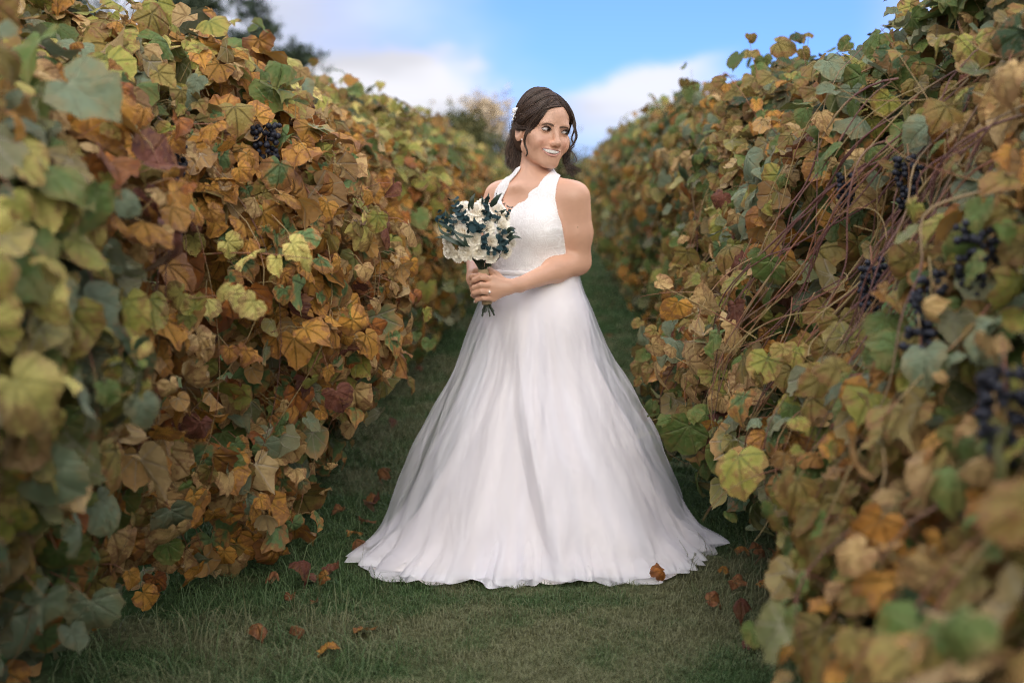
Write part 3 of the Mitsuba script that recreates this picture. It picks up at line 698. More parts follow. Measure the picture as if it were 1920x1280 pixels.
top, bot = PchipInterpolator(tb[:, 0], tb[:, 1]), PchipInterpolator(bb[:, 0], bb[:, 1])
cuts = [1018.6, 1020.6, 1023.0, 1026.0, 1030.0, 1034.8, 1039.2, 1042.6, 1045.4, 1047.8]
for a, b in zip(cuts[:-1], cuts[1:]):
    m = (a + b) / 2; l, r = a + .04, b - .04
    put('tooth', patch([(l, top(l)), (m, top(m) - .3), (r, top(r)), (r, (top(r) + bot(r)) / 2), (r - .2, bot(r) - .25), (m, bot(m)), (l + .2, bot(l) - .25), (l, (top(l) + bot(l)) / 2)], .0020, n=5, dome=.0012), 'tooth', PERSON)
put('upper_lip', stroke([(1014.6, 277.6), (1020, 277.5), (1027, 278.7), (1034.5, 280.4), (1040, 281.0), (1046, 282.6), (1051, 284.6)], [.4, .8, 1.1, 1.2, 1.1, .8, .4], .0010, 24, 8), 'lip', PERSON)
put('lower_lip', stroke([(1015.4, 278.4), (1019.5, 283.2), (1026, 288.4), (1033, 291.5), (1040, 292.2), (1046, 289.6), (1050.6, 285.2)], [.5, 1.1, 1.6, 2.0, 2.0, 1.5, .5], .0010, 24, 8), 'lip', PERSON)
# fingernails and the ring
for pts in FN_L:
    a, b = B(*pts[2]), B(*pts[3]); t = nrm(b - a); o = nrm(np.array([-.55, -.75, .25]) - t * (np.array([-.55, -.75, .25]) @ t)); s = np.cross(t, o)
    c = b + o * .0058
    g = [(-.9, -.7), (-1, 0), (-.9, .7), (-.5, 1.15), (.0, 1.3), (.5, 1.15), (.9, .7), (1, 0), (.9, -.7), (0, -.95)]
    v = [c + o * .0016] + [c + s * u * .0044 + t * w * .0062 - o * .0016 * u * u for u, w in g]
    v += [x - o * .002 for x in v[1:]]
    k = np.arange(10)
    put('fingernail', (np.array(v), np.vstack([np.stack([k * 0, 1 + k, 1 + (k + 1) % 10], 1), np.stack([1 + k, 11 + k, 11 + (k + 1) % 10], 1), np.stack([1 + k, 11 + (k + 1) % 10, 1 + (k + 1) % 10], 1)])), 'nail', PERSON)
scene['silver'] = {'type': 'roughconductor', 'material': 'Ag', 'alpha': .12}
scene['diamond'] = {'type': 'principled', 'base_color': rgb((.9, .92, .95)), 'roughness': .03, 'specular': .9, 'metallic': .5}
a, b = B(*FN_L[2][0]), B(*FN_L[2][1]); t = nrm(b - a); c = a * .55 + b * .45
u = nrm(np.cross(t, [0, 0, 1])); u = u if u[1] < 0 else -u; w = np.cross(t, u)
th = np.linspace(0, 2 * np.pi, 25)
RING = put('ring', tube([c + .0108 * (u * math.cos(x) + w * math.sin(x)) for x in th], .0011, 6), 'silver', PERSON)
gem = trimesh.creation.icosphere(subdivisions=1, radius=.0036); gem.apply_transform(np.vstack([np.column_stack([t, u, w, c + u * .0135]), [0, 0, 0, 1]]))
put('stone', gem, 'diamond', RING, smooth=False)
EARRING = put('earring', trimesh.creation.icosphere(subdivisions=2, radius=.0032).apply_translation(head_hit(978.5, 262, .001)[0]), 'diamond', PERSON)
# marks inked on the breast, partly behind the flowers
scene['ink'] = flat(.030, .026, .030, .6, .2)
ink = []
TB = lambda q: smin(torso_field(q), cap(q, NECK - TU * .04 + np.array([0, .012, 0]), SK, .0535, .047), .045)
for a, b in [((935.5, 371.5), (944.5, 370.5)), ((936.5, 377.5), (945, 375.5)), ((936, 384.5), (947, 381)), ((938.5, 372), (938.5, 379)), ((941.5, 371.5), (942, 378)), ((937.5, 380), (943.5, 384)), ((944.5, 383), (937.8, 381)), ((947.5, 381), (944.5, 388)), ((935, 388), (941, 386.5))]:
    q = np.linspace(0, 1, 5)[:, None] * (np.subtract(b, a)) + a
    ink.append(tube(first_hit(body_field, q[:, 0], q[:, 1], lift=.0003), .0011, 5))
put('tattoo', join(ink), 'ink', PERSON)

# ------------------------------------------------------------------ hair
def hair_col(p, n, uv):
    return mix(mi.Color3f(.030, .019, .016), mi.Color3f(.140, .088, .066), dr.power(noise(uv.x * 400, uv.y * 2, 2.0), 2.0))
scene['hair'] = {'type': 'twosided', 'a': {'type': 'principled', 'base_color': proc(hair_col), 'roughness': .40, 'specular': .45}}
HCC, HRR = np.array([0, -.018, .036]), np.array([.0835, .1045, .0935])
def cap_field(p):
    q = ((p - HC.astype(np.float32)) @ HR.T.astype(np.float32)) / HS
    d = ell(q, HCC, HRR)
    d = smin(d, ell(q, (0, -.052, -.02), (.068, .055, .06)), .03)
    open_ = 1 - np.sqrt(((q[:, 0] - .004) / .0615) ** 2 + ((q[:, 2] + .022) / .101) ** 2)      # the face
    d = np.where(q[:, 1] > -.02, smax(d, open_.astype(np.float32) * .06, .012), d)
    d = smax(d, -ell(q, (-.078, -.004, -.022), (.03, .024, .034)), .01)                # room for the ear
    d = smax(d, -(q[:, 2] + .075), .01)
    return d * HS
lo, hi = bound(hd(0, 0, .03), pad=.17)
CV, CF = surface(cap_field, lo, hi, .004)
HAIR = put('hair', (CV, CF), 'hair', PERSON, uv=(CV[:, [0, 2]] * .2))
hg = np.random.default_rng(21)
strands, suv = [], []
def strand(pts, r0, r1, sides=3):
    v, f = tube(pts, np.linspace(r0, r1, len(pts)), sides, caps=False)
    strands.append((v, f)); suv.append(np.stack([np.full(len(v), hg.random()), np.repeat(np.linspace(0, 1, len(pts)), sides)], 1))
def on_cap(h, off):
    q = h - HCC; k = np.sqrt(((q / HRR) ** 2).sum(-1, keepdims=True)); return HCC + q / k * (1 + off / .09)
def hw(h): return HC + HS * (h @ HR)
def inv(p): return ((p - HC) @ HR.T) / HS
CLIP = inv(first_hit(cap_field, 967, 226)[0])
CLIP = on_cap(CLIP[None], .004)[0]
PART = lambda s: on_cap(np.array([[.016 - .006 * s, .088 - .115 * s, .085 + .05 * np.sin(s * 2)]]), 0)[0]
for i in range(2300):                       # image left: swept back to the clip
    s = hg.random(); a = PART(s) + hg.normal(0, .0012, 3)
    sweep = np.array([-.062 - .02 * (1 - s), .075 - .085 * s, .060 - .010 * (1 - s) + .035 * s])
    m = sweep + hg.normal(0, .004, 3)
    e = CLIP + np.array([hg.normal(0, .004), hg.normal(0, .008), hg.normal(0, .012) - .012 * (1 - s) + .010 * s])
    t = np.linspace(0, 1, 14)[:, None]
    b = (1 - t) ** 2 * a + 2 * t * (1 - t) * m + t ** 2 * e
    off = hg.uniform(.001, .010) * np.sin(np.pi * t ** .8) * (.5 + .7 * (np.sin(s * 19) > -.2)) + .0012
    strand(hw(on_cap(b, off)), .0011, .0008)
for i in range(1300):                        # image right: from the parting down the far side
    s = hg.random() ** 1.3; a = PART(s) + hg.normal(0, .0012, 3)
    m = np.array([.075, .050 - .07 * s, .095 - .01 * s]) + hg.normal(0, .003, 3)
    e = np.array([.086, .020 - .07 * s, -.012]) + hg.normal(0, .005, 3)
    t = np.linspace(0, 1, 12)[:, None]
    b = (1 - t) ** 2 * a + 2 * t * (1 - t) * m + t ** 2 * e
    strand(hw(on_cap(b, hg.uniform(.001, .007) * np.sin(np.pi * .5 * t) + .001)), .0011, .0008)
def lock(guide, n, r0, r1, w=.0008, wave=.0, fan=0.0):
    g = spline([B(*q) for q in guide], 22)
    t = np.linspace(0, 1, 22)
    rad = np.interp(t, [0, .35, 1], [r0, (r0 * .6 + r1 * .4) * 1.15, r1])
    for _ in range(n):
        o = hg.normal(0, .60, 3); o2 = hg.normal(0, .45, 3)
        ph = hg.normal(0, .5)
        p = g + rad[:, None] * (o[None] + o2[None] * np.sin(t * 3 + ph)[:, None]) + (wave * np.sin(t * 9 + ph) * t)[:, None] * np.array([1, .4, .2]) + fan * (t ** 2)[:, None] * hg.normal(0, 1, 3)
        L = 22 if hg.random() < .6 else hg.integers(15, 22)
        strand(p[:L], w, w * .45)
def skin_lock(pts, n, r0, r1, lift=.006, **k):
    q = np.asarray(pts, float); f = lambda x: np.minimum(cap_field(x), head_field(x))
    h = first_hit(f, q[:, 0], q[:, 1], lift=lift)
    dy = np.clip(h[:, 1] - YB, -.14, .045)
    lock([(a, b, c) for (a, b), c in zip(q, dy)], n, r0, r1, **k)
skin_lock([(1037, 187), (1019, 203), (1003, 222), (992, 240)], 110, .006, .0065)
l0 = first_hit(lambda x: np.minimum(cap_field(x), head_field(x)), [1019, 1003, 992, 986, 984], [203, 222, 240, 254, 268], lift=.007)[:, 1] - YB
lock([(1036, 186, l0[0] + .01), (1019, 203, l0[0]), (1003, 222, l0[1]), (991, 241, l0[2]), (984.5, 256, l0[3]), (983.5, 268, l0[4]), (987, 279, l0[4] - .006), (989, 287, l0[4] - .004), (986, 293, l0[4])], 120, .0055, .0012)
skin_lock([(1036, 188), (1022, 209), (1010, 226), (1001, 238), (992, 248)], 40, .003, .003, lift=.004)
skin_lock([(1041, 186), (1052, 193), (1062, 204), (1069, 218), (1072, 232)], 70, .004, .004, lift=.004)
# loose curls on the far side
lock([(1060, 193, .0), (1071, 209, .0), (1076, 228, -.005), (1078, 243, -.01), (1081, 256, -.01), (1077, 267, -.01), (1069, 279, -.015), (1066, 288, -.015)], 60, .004, .0018)
lock([(1066, 200, .01), (1075, 222, .005), (1078, 240, .0), (1074, 252, .0), (1072, 262, .0), (1076, 270, .0), (1072, 279, .0)], 40, .003, .0012)
lock([(1063, 268, .02), (1064, 281, .01), (1072, 285, .0), (1079, 294, .0), (1081, 302, .0), (1077, 305, .0), (1070, 300, .0)], 14, .0012, .0008)
for gx_, gy_, n in ((1086, 321, 110), (1074, 331, 90), (1064, 325, 80), (1081, 328, 45)):
    lock([(1058, 262, .06), (1062, 282, .055), (1062, 299, .045), ((1062 + gx_) / 2, (310 + gy_) / 2, .03), (gx_, gy_, .02)], int(n * .7), .009, .005, wave=.005, fan=.003)
# hanging hair behind the ear
for gx_, gy_, n, sx in ((950, 306, 200, 966), (956, 314, 200, 970), (963, 321, 220, 974), (970, 320, 200, 977), (952, 311, 120, 968)):
    lock([(sx, 236, .055), (sx - 3, 258, .060), ((sx + gx_) / 2 - 2, 280, .058), (gx_ + 3, 300, .050), (gx_, gy_, .042)], n, .012, .0065, wave=.004, fan=.004)
lock([(967, 240, .05), (959, 256, .05), (957, 272, .05), (962, 285, .05)], 8, .002, .002)
lock([(966, 236, .04), (956, 270, .045), (949, 300, .04)], 7, .004, .003)
# the twisted roll at the clip
skin_lock([(986, 219), (975, 226), (968, 233), (972, 240), (983, 241), (993, 236)], 110, .006, .005, lift=.004)
skin_lock([(980, 214), (971, 221), (966, 230), (967, 238)], 80, .005, .005, lift=.004)
put('strands', (join(strands)), 'hair', HAIR, uv=np.vstack(suv), kind='stuff')
# the comb of pearls and leaves
scene['pearl'] = flat(.80, .80, .84, .2, .6)
CB = first_hit(cap_field, [966, 969], [214, 222], lift=.008)
beads = []
for k in range(26):
    px, py = 966 + hg.normal(0, 2.6), 212 + hg.normal(0, 5.5)
    q = B(px - .25 * (py - 212), py, CB[0][1] - YB + hg.uniform(-.012, .012))
    m = trimesh.creation.icosphere(subdivisions=1, radius=hg.uniform(.0018, .0036)); beads.append((m.vertices + q, m.faces))
for k in range(5):
    q = B(966 + hg.normal(0, 2), 213 + hg.normal(0, 5), CB[0][1] - YB - .008); a = hg.uniform(0, 6.28)
    d = np.array([math.cos(a), 0, math.sin(a)]) * .011; s = np.array([-d[2], 0, d[0]]) * .35
    beads.append((np.array([q - d, q + s, q + d, q - s, q + [0, -.003, 0], q + [0, .003, 0]]), np.array([[0, 4, 1], [1, 4, 2], [2, 4, 3], [3, 4, 0], [0, 1, 5], [1, 2, 5], [2, 3, 5], [3, 0, 5]])))
put('hair_comb', join(beads), 'pearl', PERSON)

# ------------------------------------------------------------------ the gown
def lace_h(p, n, uv):
    x, y = p.x * 1.0 - p.y * .6, p.z
    wx, wy = x + .012 * noise(x * 60, y * 60, 1.0), y + .012 * noise(x * 60, y * 60, 9.0)
    f1, f2, _ = mikit.voronoi(wx * 33, wy * 33)
    cord = smoothstep(.16, .02, f2 - f1)
    petal = dr.abs(dr.sin(f1 * 16.0)) * smoothstep(.62, .2, f1)
    return .5 * cord + .55 * petal + .25 * noise(x * 420, y * 420, 2.0)
def lace_col(p, n, uv):
    return mix(mi.Color3f(.70, .67, .69), mi.Color3f(.86, .85, .88), dr.clip(lace_h(p, n, uv) * 1.2, 0, 1))
scene['lace'] = {'type': 'twosided', 'a': {'type': 'bumpmap', 'tex': proc(lace_h, 8e-4), 'scale': .0034, 'bsdf': {'type': 'principled', 'base_color': proc(lace_col), 'roughness': .6, 'specular': .3, 'sheen': .3}}}
def poly_sd(q, poly):
    a = np.asarray(poly, float); b = np.roll(a, -1, 0); best = np.full(len(q), 9.0); inside = np.zeros(len(q), bool)
    for (x0, y0), (x1, y1) in zip(a, b):
        e = np.array([x1 - x0, y1 - y0]); w = q - [x0, y0]; t = np.clip((w @ e) / (e @ e), 0, 1)
        best = np.minimum(best, np.linalg.norm(w - t[:, None] * e, axis=1))
        c = ((y0 > q[:, 1]) != (y1 > q[:, 1])) & (q[:, 0] < (x1 - x0) * (q[:, 1] - y0) / (y1 - y0 + 1e-12) + x0); inside ^= c
    return np.where(inside, -best, best)
BOD = [(1046, 310), (1056, 320), (1049, 333), (1044, 347), (1041, 372), (1047, 402), (1053, 418), (1057, 440), (1061, 470), (1063, 482), (1100, 486), (1110, 521), (880, 521), (870, 420), (905, 402), (914, 380), (922, 362), (934, 344), (950, 327), (958, 318), (976, 310),
       (974, 318), (966, 329), (955, 341), (951, 352), (946, 362), (939, 376), (946, 390), (955, 403), (961, 391), (971, 382), (983, 377), (990, 371), (991, 363), (999, 356), (1009, 350), (1013, 342), (1021, 332), (1031, 323), (1038, 314)]
bw = np.array([B(a, b, -.06)[[0, 2]] for a, b in BOD])
def bodice_field(p, off=.0070):
    d = smin(torso_field(p), cap(p, NECK - TU * .04 + np.array([0, .012, 0]), SK, .0535, .0470), .045) - off
    q = p[:, [0, 2]].astype(float)
    q[:, 0] -= (p[:, 1] - YB + .06) * (q[:, 0] * 0)
    e = poly_sd(q, bw)
    e = e + .0016 * np.abs(np.sin((q[:, 0] * .8 + q[:, 1]) * 330)) - .001
    return smax(d, e.astype(np.float32), .003)
lo, hi = bound(B(880, 521), B(1110, 521), B(1046, 306), pad=.02); lo[1] = YB - .30; hi[1] = YB + .25
GV, GF = surface(bodice_field, lo, hi, .0034)
BOD_K = put('bodice', (GV, GF), 'lace', PERSON)
# waist band
WC = tp(998, 512); 
def belt(px_y, out, hh):
    th = np.linspace(0, 2 * np.pi, 121); z = B(1000, px_y)[2]
    ring = []
    for x in th[:-1]:
        d = TL * math.cos(x) + TF * math.sin(x); lo_, hi_ = .05, .3
        for _ in range(22):
            m = (lo_ + hi_) / 2
            if torso_field((np.array([WC[0], WC[1], z]) + d * m)[None].astype(np.float32))[0] < out: lo_ = m
            else: hi_ = m
        ring.append(lo_)
    return np.array(ring), z
br, bz = belt(509, .0088, 0)
ang = np.linspace(0, 2 * np.pi, 121)[:-1]
bv = np.array([[[WC[0] + (TL[0] * math.cos(x) + TF[0] * math.sin(x)) * (r + o), WC[1] + (TL[1] * math.cos(x) + TF[1] * math.sin(x)) * (r + o), bz + h] for o, h in ((-.003, -.0085), (.0012, -.0075), (.0022, 0), (.0012, .0075), (-.003, .0085))] for x, r in zip(ang, br)])
bi, bj = np.meshgrid(np.arange(120), np.arange(4), indexing='ij')
put('waist_band', (bv.reshape(-1, 3), np.stack([bi * 5 + bj, (bi + 1) % 120 * 5 + bj, (bi + 1) % 120 * 5 + bj + 1, bi * 5 + bj + 1], -1).reshape(-1, 4)), 'satin', PERSON)
# skirt: from the waist down to the hem that lies on the grass
HEM = [(648, 1056), (668, 1068), (700, 1083), (760, 1091), (860, 1094), (960, 1097), (1060, 1097), (1160, 1096), (1240, 1094), (1276, 1082), (1306, 1064), (1330, 1044), (1334, 1026), (1290, 1000), (1200, 986), (1080, 978), (960, 977), (840, 982), (760, 996), (690, 1022)]
wr, wz = belt(514, .009, 0)
wth = np.linspace(0, 2 * np.pi, 121)[:-1]
WAIST = np.array([[WC[0], WC[1], wz] + (TL * math.cos(x) + TF * math.sin(x)) * r for x, r in zip(wth, wr)])
cxy = WC[:2]
def by_angle(pts):
    q = np.asarray(pts)[:, :2] - cxy; a = np.arctan2(q[:, 1], q[:, 0]); r = np.hypot(q[:, 0], q[:, 1]); o = np.argsort(a); a, r = a[o], r[o]
    return CubicSpline(np.r_[a, a[0] + 2 * np.pi], np.r_[r, r[0]], bc_type='periodic')
hem_r, waist_r = by_angle([G(*h, .01) for h in HEM]), by_angle(WAIST)
TT = np.array([0, .06, .1, .167, .35, .46, .57, .685, .8, .87, .926, .963, 1]); GG = np.array([0, .035, .075, .14, .31, .437, .545, .640, .730, .795, .865, .940, 1])
gprof = PchipInterpolator(TT, GG)
def skirt(nphi, nt, inset, fold, seed, t0=0.0, hem_wave=.02, lift=.006, extra=0.0):
    rg = np.random.default_rng(5)
    ph = np.linspace(-np.pi, np.pi, nphi + 1)[:-1]; t = t0 + (1 - t0) * np.linspace(0, 1, nt) ** .9
    PH, TTg = np.meshgrid(ph, t, indexing='ij')
    left = sst(-.1, -.9, np.cos(PH)); right = sst(.1, .9, np.cos(PH)); front = sst(.2, -.8, np.sin(PH))
    g = gprof(TTg) - inset * (.15 * left + .06 * right + .05 * front) * np.sin(np.pi * np.clip(TTg, 0, 1)) ** .8 * sst(.02, .30, TTg)
    f = 0
    for k, a in ((4, .7), (7, .9), (10, .7), (15, .42), (22, .22), (31, .10)):
        tw = rg.normal(0, .45)
        s = np.sin(k * (PH + (tw * .5 - .80 * right - .42 * front) * TTg) + rg.uniform(0, 6.3) + .8 * np.sin(3 * TTg + rg.uniform(0, 6)))
        f = f + a * (np.abs(s) ** .7 * np.sign(s) if k < 20 else s)
    un = meshkit.fbm(np.stack([np.cos(PH) * 2.6, np.sin(PH) * 2.6, TTg * 1.6 + 5], -1), 3, 5)
    f = f * (.25 + 1.5 * sst(.3, .75, un)) + 2.2 * (meshkit.fbm(np.stack([np.cos(PH + .5 * TTg) * 5, np.sin(PH + .5 * TTg) * 5, TTg * 2.2 + 5], -1), 3, 9) - .5)
    amp = fold * sst(.04, .6, TTg)
    ruff = hem_wave * sst(.80, 1, TTg) * (np.sin(31 * PH + 2 * np.sin(5 * PH) + seed) + .6 * np.sin(53 * PH + seed * 2) + .5 * np.sin(18 * PH + seed))
    r = waist_r(PH) * (1 - g) + hem_r(PH) * g + (extra * sst(.1, .4, TTg) if extra < 0 else extra)
    # the silhouette stays, folds push in
    r = r + amp * (f - .8) * .5 + ruff
    z = wz * (1 - TTg) + lift * TTg + .010 * sst(.86, 1, TTg) * (np.sin(9 * PH + seed) + .7 * np.sin(17 * PH + 2 * seed) + 1.2)
    v = np.stack([cxy[0] + r * np.cos(PH), cxy[1] + r * np.sin(PH), z], -1)
    i, j = np.meshgrid(np.arange(nphi), np.arange(nt - 1), indexing='ij'); i2 = (i + 1) % nphi
    q = np.stack([i * nt + j, i * nt + j + 1, i2 * nt + j + 1, i2 * nt + j], -1).reshape(-1, 4)
    uv = np.stack([PH / (2 * np.pi) + .5, TTg], -1).reshape(-1, 2)
    return v.reshape(-1, 3), q, uv
def silk_h(p, n, uv):
    x, y = p.x - p.y * .6, p.z
    top = smoothstep(.78, .90, p.z)
    return top * lace_h(p, n, uv) * smoothstep(.42, .85, noise(x * 30, y * 26, 4.0) + .30 * smoothstep(.84, .93, p.z))
scene['satin'] = {'type': 'twosided', 'a': {'type': 'bumpmap', 'tex': proc(silk_h, 8e-4), 'scale': .0011, 'bsdf': {'type': 'principled', 'base_color': proc(lambda p, n, uv: mix(mi.Color3f(.80, .76, .775), mi.Color3f(.78, .745, .77), noise(p.x * 3, p.y * 3, p.z * 3))), 'roughness': .5, 'specular': .35, 'sheen': .3}}}
def tulle_op(p, n, uv):
    s = noise(uv.x * 140 + 6 * noise(uv.x * 9, uv.y * 2.5, 5.0), uv.y * 2.0, 1.0); s2 = noise(uv.x * 420, uv.y * 4.0, 7.0)
    return dr.clip(.15 + .22 * smoothstep(.3, .95, s) + .06 * s2 + .4 * smoothstep(.965, .99, uv.y), 0, .95)
scene['tulle'] = {'type': 'mask', 'opacity': proc(tulle_op), 'bsdf': {'type': 'twosided', 'a': {'type': 'diffuse', 'reflectance': rgb((.84, .84, .93))}}}
SKIRT = None
for name, args, mat in (('skirt', (600, 150, 1.5, .028, 5, 0, .003, .006, -.022), 'satin'), ('tulle_layer', (600, 150, .8, .030, 8, .0, .014, .008, .004), 'tulle'), ('tulle_layer', (720, 160, 0.0, .032, 13, .0, .018, .006, .009), 'tulle')):
    v, q, uv = skirt(*args)
    k = put(name, (v, q), mat, PERSON if SKIRT is None else SKIRT, uv=uv)
    SKIRT = SKIRT or k
# ------------------------------------------------------------------ the bouquet
def petal_col(p, n, uv):
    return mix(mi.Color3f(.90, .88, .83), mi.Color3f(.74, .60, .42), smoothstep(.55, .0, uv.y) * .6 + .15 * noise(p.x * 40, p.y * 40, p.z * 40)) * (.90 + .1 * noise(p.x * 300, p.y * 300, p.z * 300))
scene['petal_glow'] = {'type': 'principledthin', 'base_color': rgb((.90, .86, .78)), 'roughness': .6, 'diff_trans': 1.3, 'spec_trans': 0.0, 'eta': 1.3}
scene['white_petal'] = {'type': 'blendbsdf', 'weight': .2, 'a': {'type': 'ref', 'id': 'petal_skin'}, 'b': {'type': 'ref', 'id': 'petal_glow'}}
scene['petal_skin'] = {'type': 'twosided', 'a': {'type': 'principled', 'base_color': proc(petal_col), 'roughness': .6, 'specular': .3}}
def teal_col(p, n, uv): return mix(mi.Color3f(.009, .030, .038), mi.Color3f(.026, .054, .062), noise(p.x * 60, p.y * 60, p.z * 60))
scene['eucalyptus'] = {'type': 'twosided', 'a': {'type': 'principled', 'base_color': proc(teal_col), 'roughness': .6, 'specular': .2}}
scene['willow'] = {'type': 'twosided', 'a': {'type': 'principled', 'base_color': proc(lambda p, n, uv: mix(mi.Color3f(.014, .028, .020), mi.Color3f(.036, .058, .042), noise(p.x * 50, p.y * 50, p.z * 50))), 'roughness': .45, 'specular': .4}}
scene['green_stem'] = {'type': 'principled', 'base_color': proc(lambda p, n, uv: mix(mi.Color3f(.012, .022, .014), mi.Color3f(.035, .055, .030), noise(p.x * 70, p.y * 70, p.z * 20))), 'roughness': .5}
scene['twine'] = {'type': 'principled', 'base_color': proc(lambda p, n, uv: mi.Color3f(.42, .31, .19) * (.6 + .5 * dr.abs(dr.sin(p.z * 2400)))), 'roughness': .8}
BQ = thing('bouquet', 'round bouquet of cream and white flowers with teal eucalyptus and dark willow leaves', 'bouquet')
fr = np.random.default_rng(5)
BC = B(897, 446, -.285)
def frame(a):
    a = nrm(a); x = nrm(np.cross([.1, .2, 1.0], a)); return x, np.cross(a, x), a
def sheet(nu, nv, fn):
    u, v = np.meshgrid(np.linspace(-1, 1, nu), np.linspace(0, 1, nv), indexing='ij')
    p = fn(u, v); i, j = np.meshgrid(np.arange(nu - 1), np.arange(nv - 1), indexing='ij')
    q = np.stack([i * nv + j, (i + 1) * nv + j, (i + 1) * nv + j + 1, i * nv + j + 1], -1).reshape(-1, 4)
    return p.reshape(-1, 3), np.vstack([q[:, [0, 1, 2]], q[:, [0, 2, 3]]]), np.stack([u, v], -1).reshape(-1, 2)
def bpos(px, py, out=0.0):
    q = B(px, py, -.285); d = q - BC; r = min(math.hypot(d[0], d[2]), .118)
    dep = .66 * math.sqrt(max(.122 ** 2 - r * r, 0)) + out
    q = B(px, py, -.285 - dep); return q, nrm(q - BC - np.array([0, 0, .01])) * 1.0
def axis_at(q): return nrm((q - BC) * np.array([1, 1.5, 1]) + np.array([0, -.02, .012]))
def rose(px, py, r):
    r = r * 1.1
    q, _ = bpos(px, py); a = axis_at(q); X, Yv, A = frame(a); R = r / 550
    q = q - A * R * .6
    k = put('rose', sheet(3, 3, lambda u, v: q + (u[..., None] * X + (v[..., None] * 2 - 1) * Yv) * R * .3)[:2], 'white_petal', BQ)
    n = 0
    for ring, (cnt, rad, ope, hgt, wid) in enumerate([(2, .14, .00, 1.12, 1.5), (3, .27, .08, 1.10, 1.15), (3, .44, .22, 1.02, 1.05), (4, .66, .42, .86, .86), (5, .80, .80, .58, .74)]):
        for c in range(cnt):
            th = 2 * np.pi * c / cnt + ring * 1.1 + fr.normal(0, .15); ww = wid * fr.uniform(.9, 1.1); hh = hgt * fr.uniform(.94, 1.06); ro = fr.uniform(.9, 1.08)
            def fn(u, v):
                shape = np.sqrt(np.clip(1 - .35 * v ** 6, 0, 1)); an = th + u * ww * shape * (.55 + .45 * np.sqrt(v))
                rr = rad * (.45 + .55 * np.sqrt(v)) + ope * .55 * v ** 3 * ro + .03 * u
                z = hh * v * (1 - .10 * u * u) - ope * .32 * v ** 4
                return q + R * (rr[..., None] * (np.cos(an)[..., None] * X + np.sin(an)[..., None] * Yv) + z[..., None] * A)
            v, f, uv = sheet(7, 6, fn)
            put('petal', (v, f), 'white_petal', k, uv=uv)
def mum(px, py, r, rings=5):
    q, _ = bpos(px, py); a = axis_at(q); X, Yv, A = frame(a); R = r / 550; q = q - A * R * .45
    blk = []
    for g in range(rings):
        s = (g + 1) / rings; cnt = int(6 + 9 * s)
        for c in range(cnt):
            th = 2 * np.pi * (c + .5 * (g % 2)) / cnt + fr.normal(0, .1); el = (1.35 - 1.35 * s) + fr.normal(0, .10); L = R * (.62 + .42 * s) * fr.uniform(.88, 1.1); w = R * .25 * (1 + .35 * s)
            d = math.cos(el) * (math.cos(th) * X + math.sin(th) * Yv) + math.sin(el) * A; up_ = nrm(A - d * (A @ d) + 1e-6); sd = np.cross(d, up_)
            fn = lambda u, v: q + A * R * .15 + (v * L)[..., None] * d + (u * w * np.sqrt(np.clip(np.sin(np.pi * (.12 + .83 * v)), 0, 1)))[..., None] * sd + ((u * u * .4 * w) + .30 * L * v ** 2.5 * (1 - s * .6))[..., None] * up_
            blk.append(sheet(3, 4, fn))
    o = np.cumsum([0] + [len(b[0]) for b in blk])
    put('ruffled_flower', (np.vstack([b[0] for b in blk]), np.vstack([b[1] + a_ for b, a_ in zip(blk, o)])), 'white_petal', BQ, uv=np.vstack([b[2] for b in blk]))
for f in [(893, 394, 16), (868, 386, 13), (936, 392, 15), (905, 380, 11), (863, 437, 15), (950, 436, 14), (922, 456, 14), (887, 412, 12), (835, 452, 9)]: rose(*f)
for f in [(851, 414, 15), (914, 425, 14), (890, 449, 15), (943, 420, 14), (841, 470, 15), (873, 475, 16), (898, 473, 15), (922, 481, 14), (950, 473, 13), (856, 481, 12), (926, 410, 11), (874, 458, 11), (907, 398, 10), (838, 448, 12), (950, 404, 10), (962, 455, 9)]: mum(*f)
def sprig(px, py, dx, dy, n, rl):
    a, _ = bpos(px, py, .017); e = B(px + dx, py + dy, a[1] - YB - .006)
    pts = spline([a - (e - a) * .5 + [0, .04, 0], a, (a + e) / 2 + [0, -.006, 0], e], 2 + n)
    blk = [tube(pts, .0012, 4)]
    for i in range(1, len(pts)):
        t = nrm(pts[i] - pts[i - 1])
        for s in (0, 1):
            an = fr.uniform(0, 6.28) if s == 0 else an + np.pi + fr.normal(0, .3)
            X, Yv, _ = frame(t); d = nrm(math.cos(an) * X + math.sin(an) * Yv + t * .45); nn = nrm(t - d * (t @ d) + np.array([0, -.5, .2])); sd = nrm(np.cross(d, nn)); nn = np.cross(sd, d)
            r = rl * fr.uniform(.62, .95)
            th = np.linspace(0, 2 * np.pi, 11)[:-1]
            v = [pts[i] + d * r * 1.05] + [pts[i] + d * r * (1.05 + math.cos(x)) + sd * r * .92 * math.sin(x) + nn * r * .22 * (math.cos(2 * x)) for x in th]
            k = np.arange(10); blk.append((np.array(v), np.stack([k * 0, 1 + k, 1 + (k + 1) % 10], 1)))
    put('eucalyptus_sprig', join(blk), 'eucalyptus', BQ)
for s in [(859, 394, -8, -18, 4, .012), (872, 412, -8, -18, 5, .013), (892, 428, 4, -6, 4, .017), (896, 424, -14, 4, 3, .014), (912, 400, 0, -24, 5, .011), (916, 408, -4, -10, 3, .013), (910, 458, -3, -22, 5, .012), (942, 455, 0, -24, 5, .013), (938, 462, 4, -10, 3, .013), (932, 411, 2, -12, 3, .010), (850, 420, 2, -12, 3, .011), (833, 412, -8, -14, 4, .010), (838, 418, -16, -4, 4, .010), (951, 403, 4, -14, 4, .008), (930, 468, -12, 6, 3, .011), (846, 432, -10, -8, 3, .010), (955, 446, 8, -10, 3, .009)]: sprig(*s)
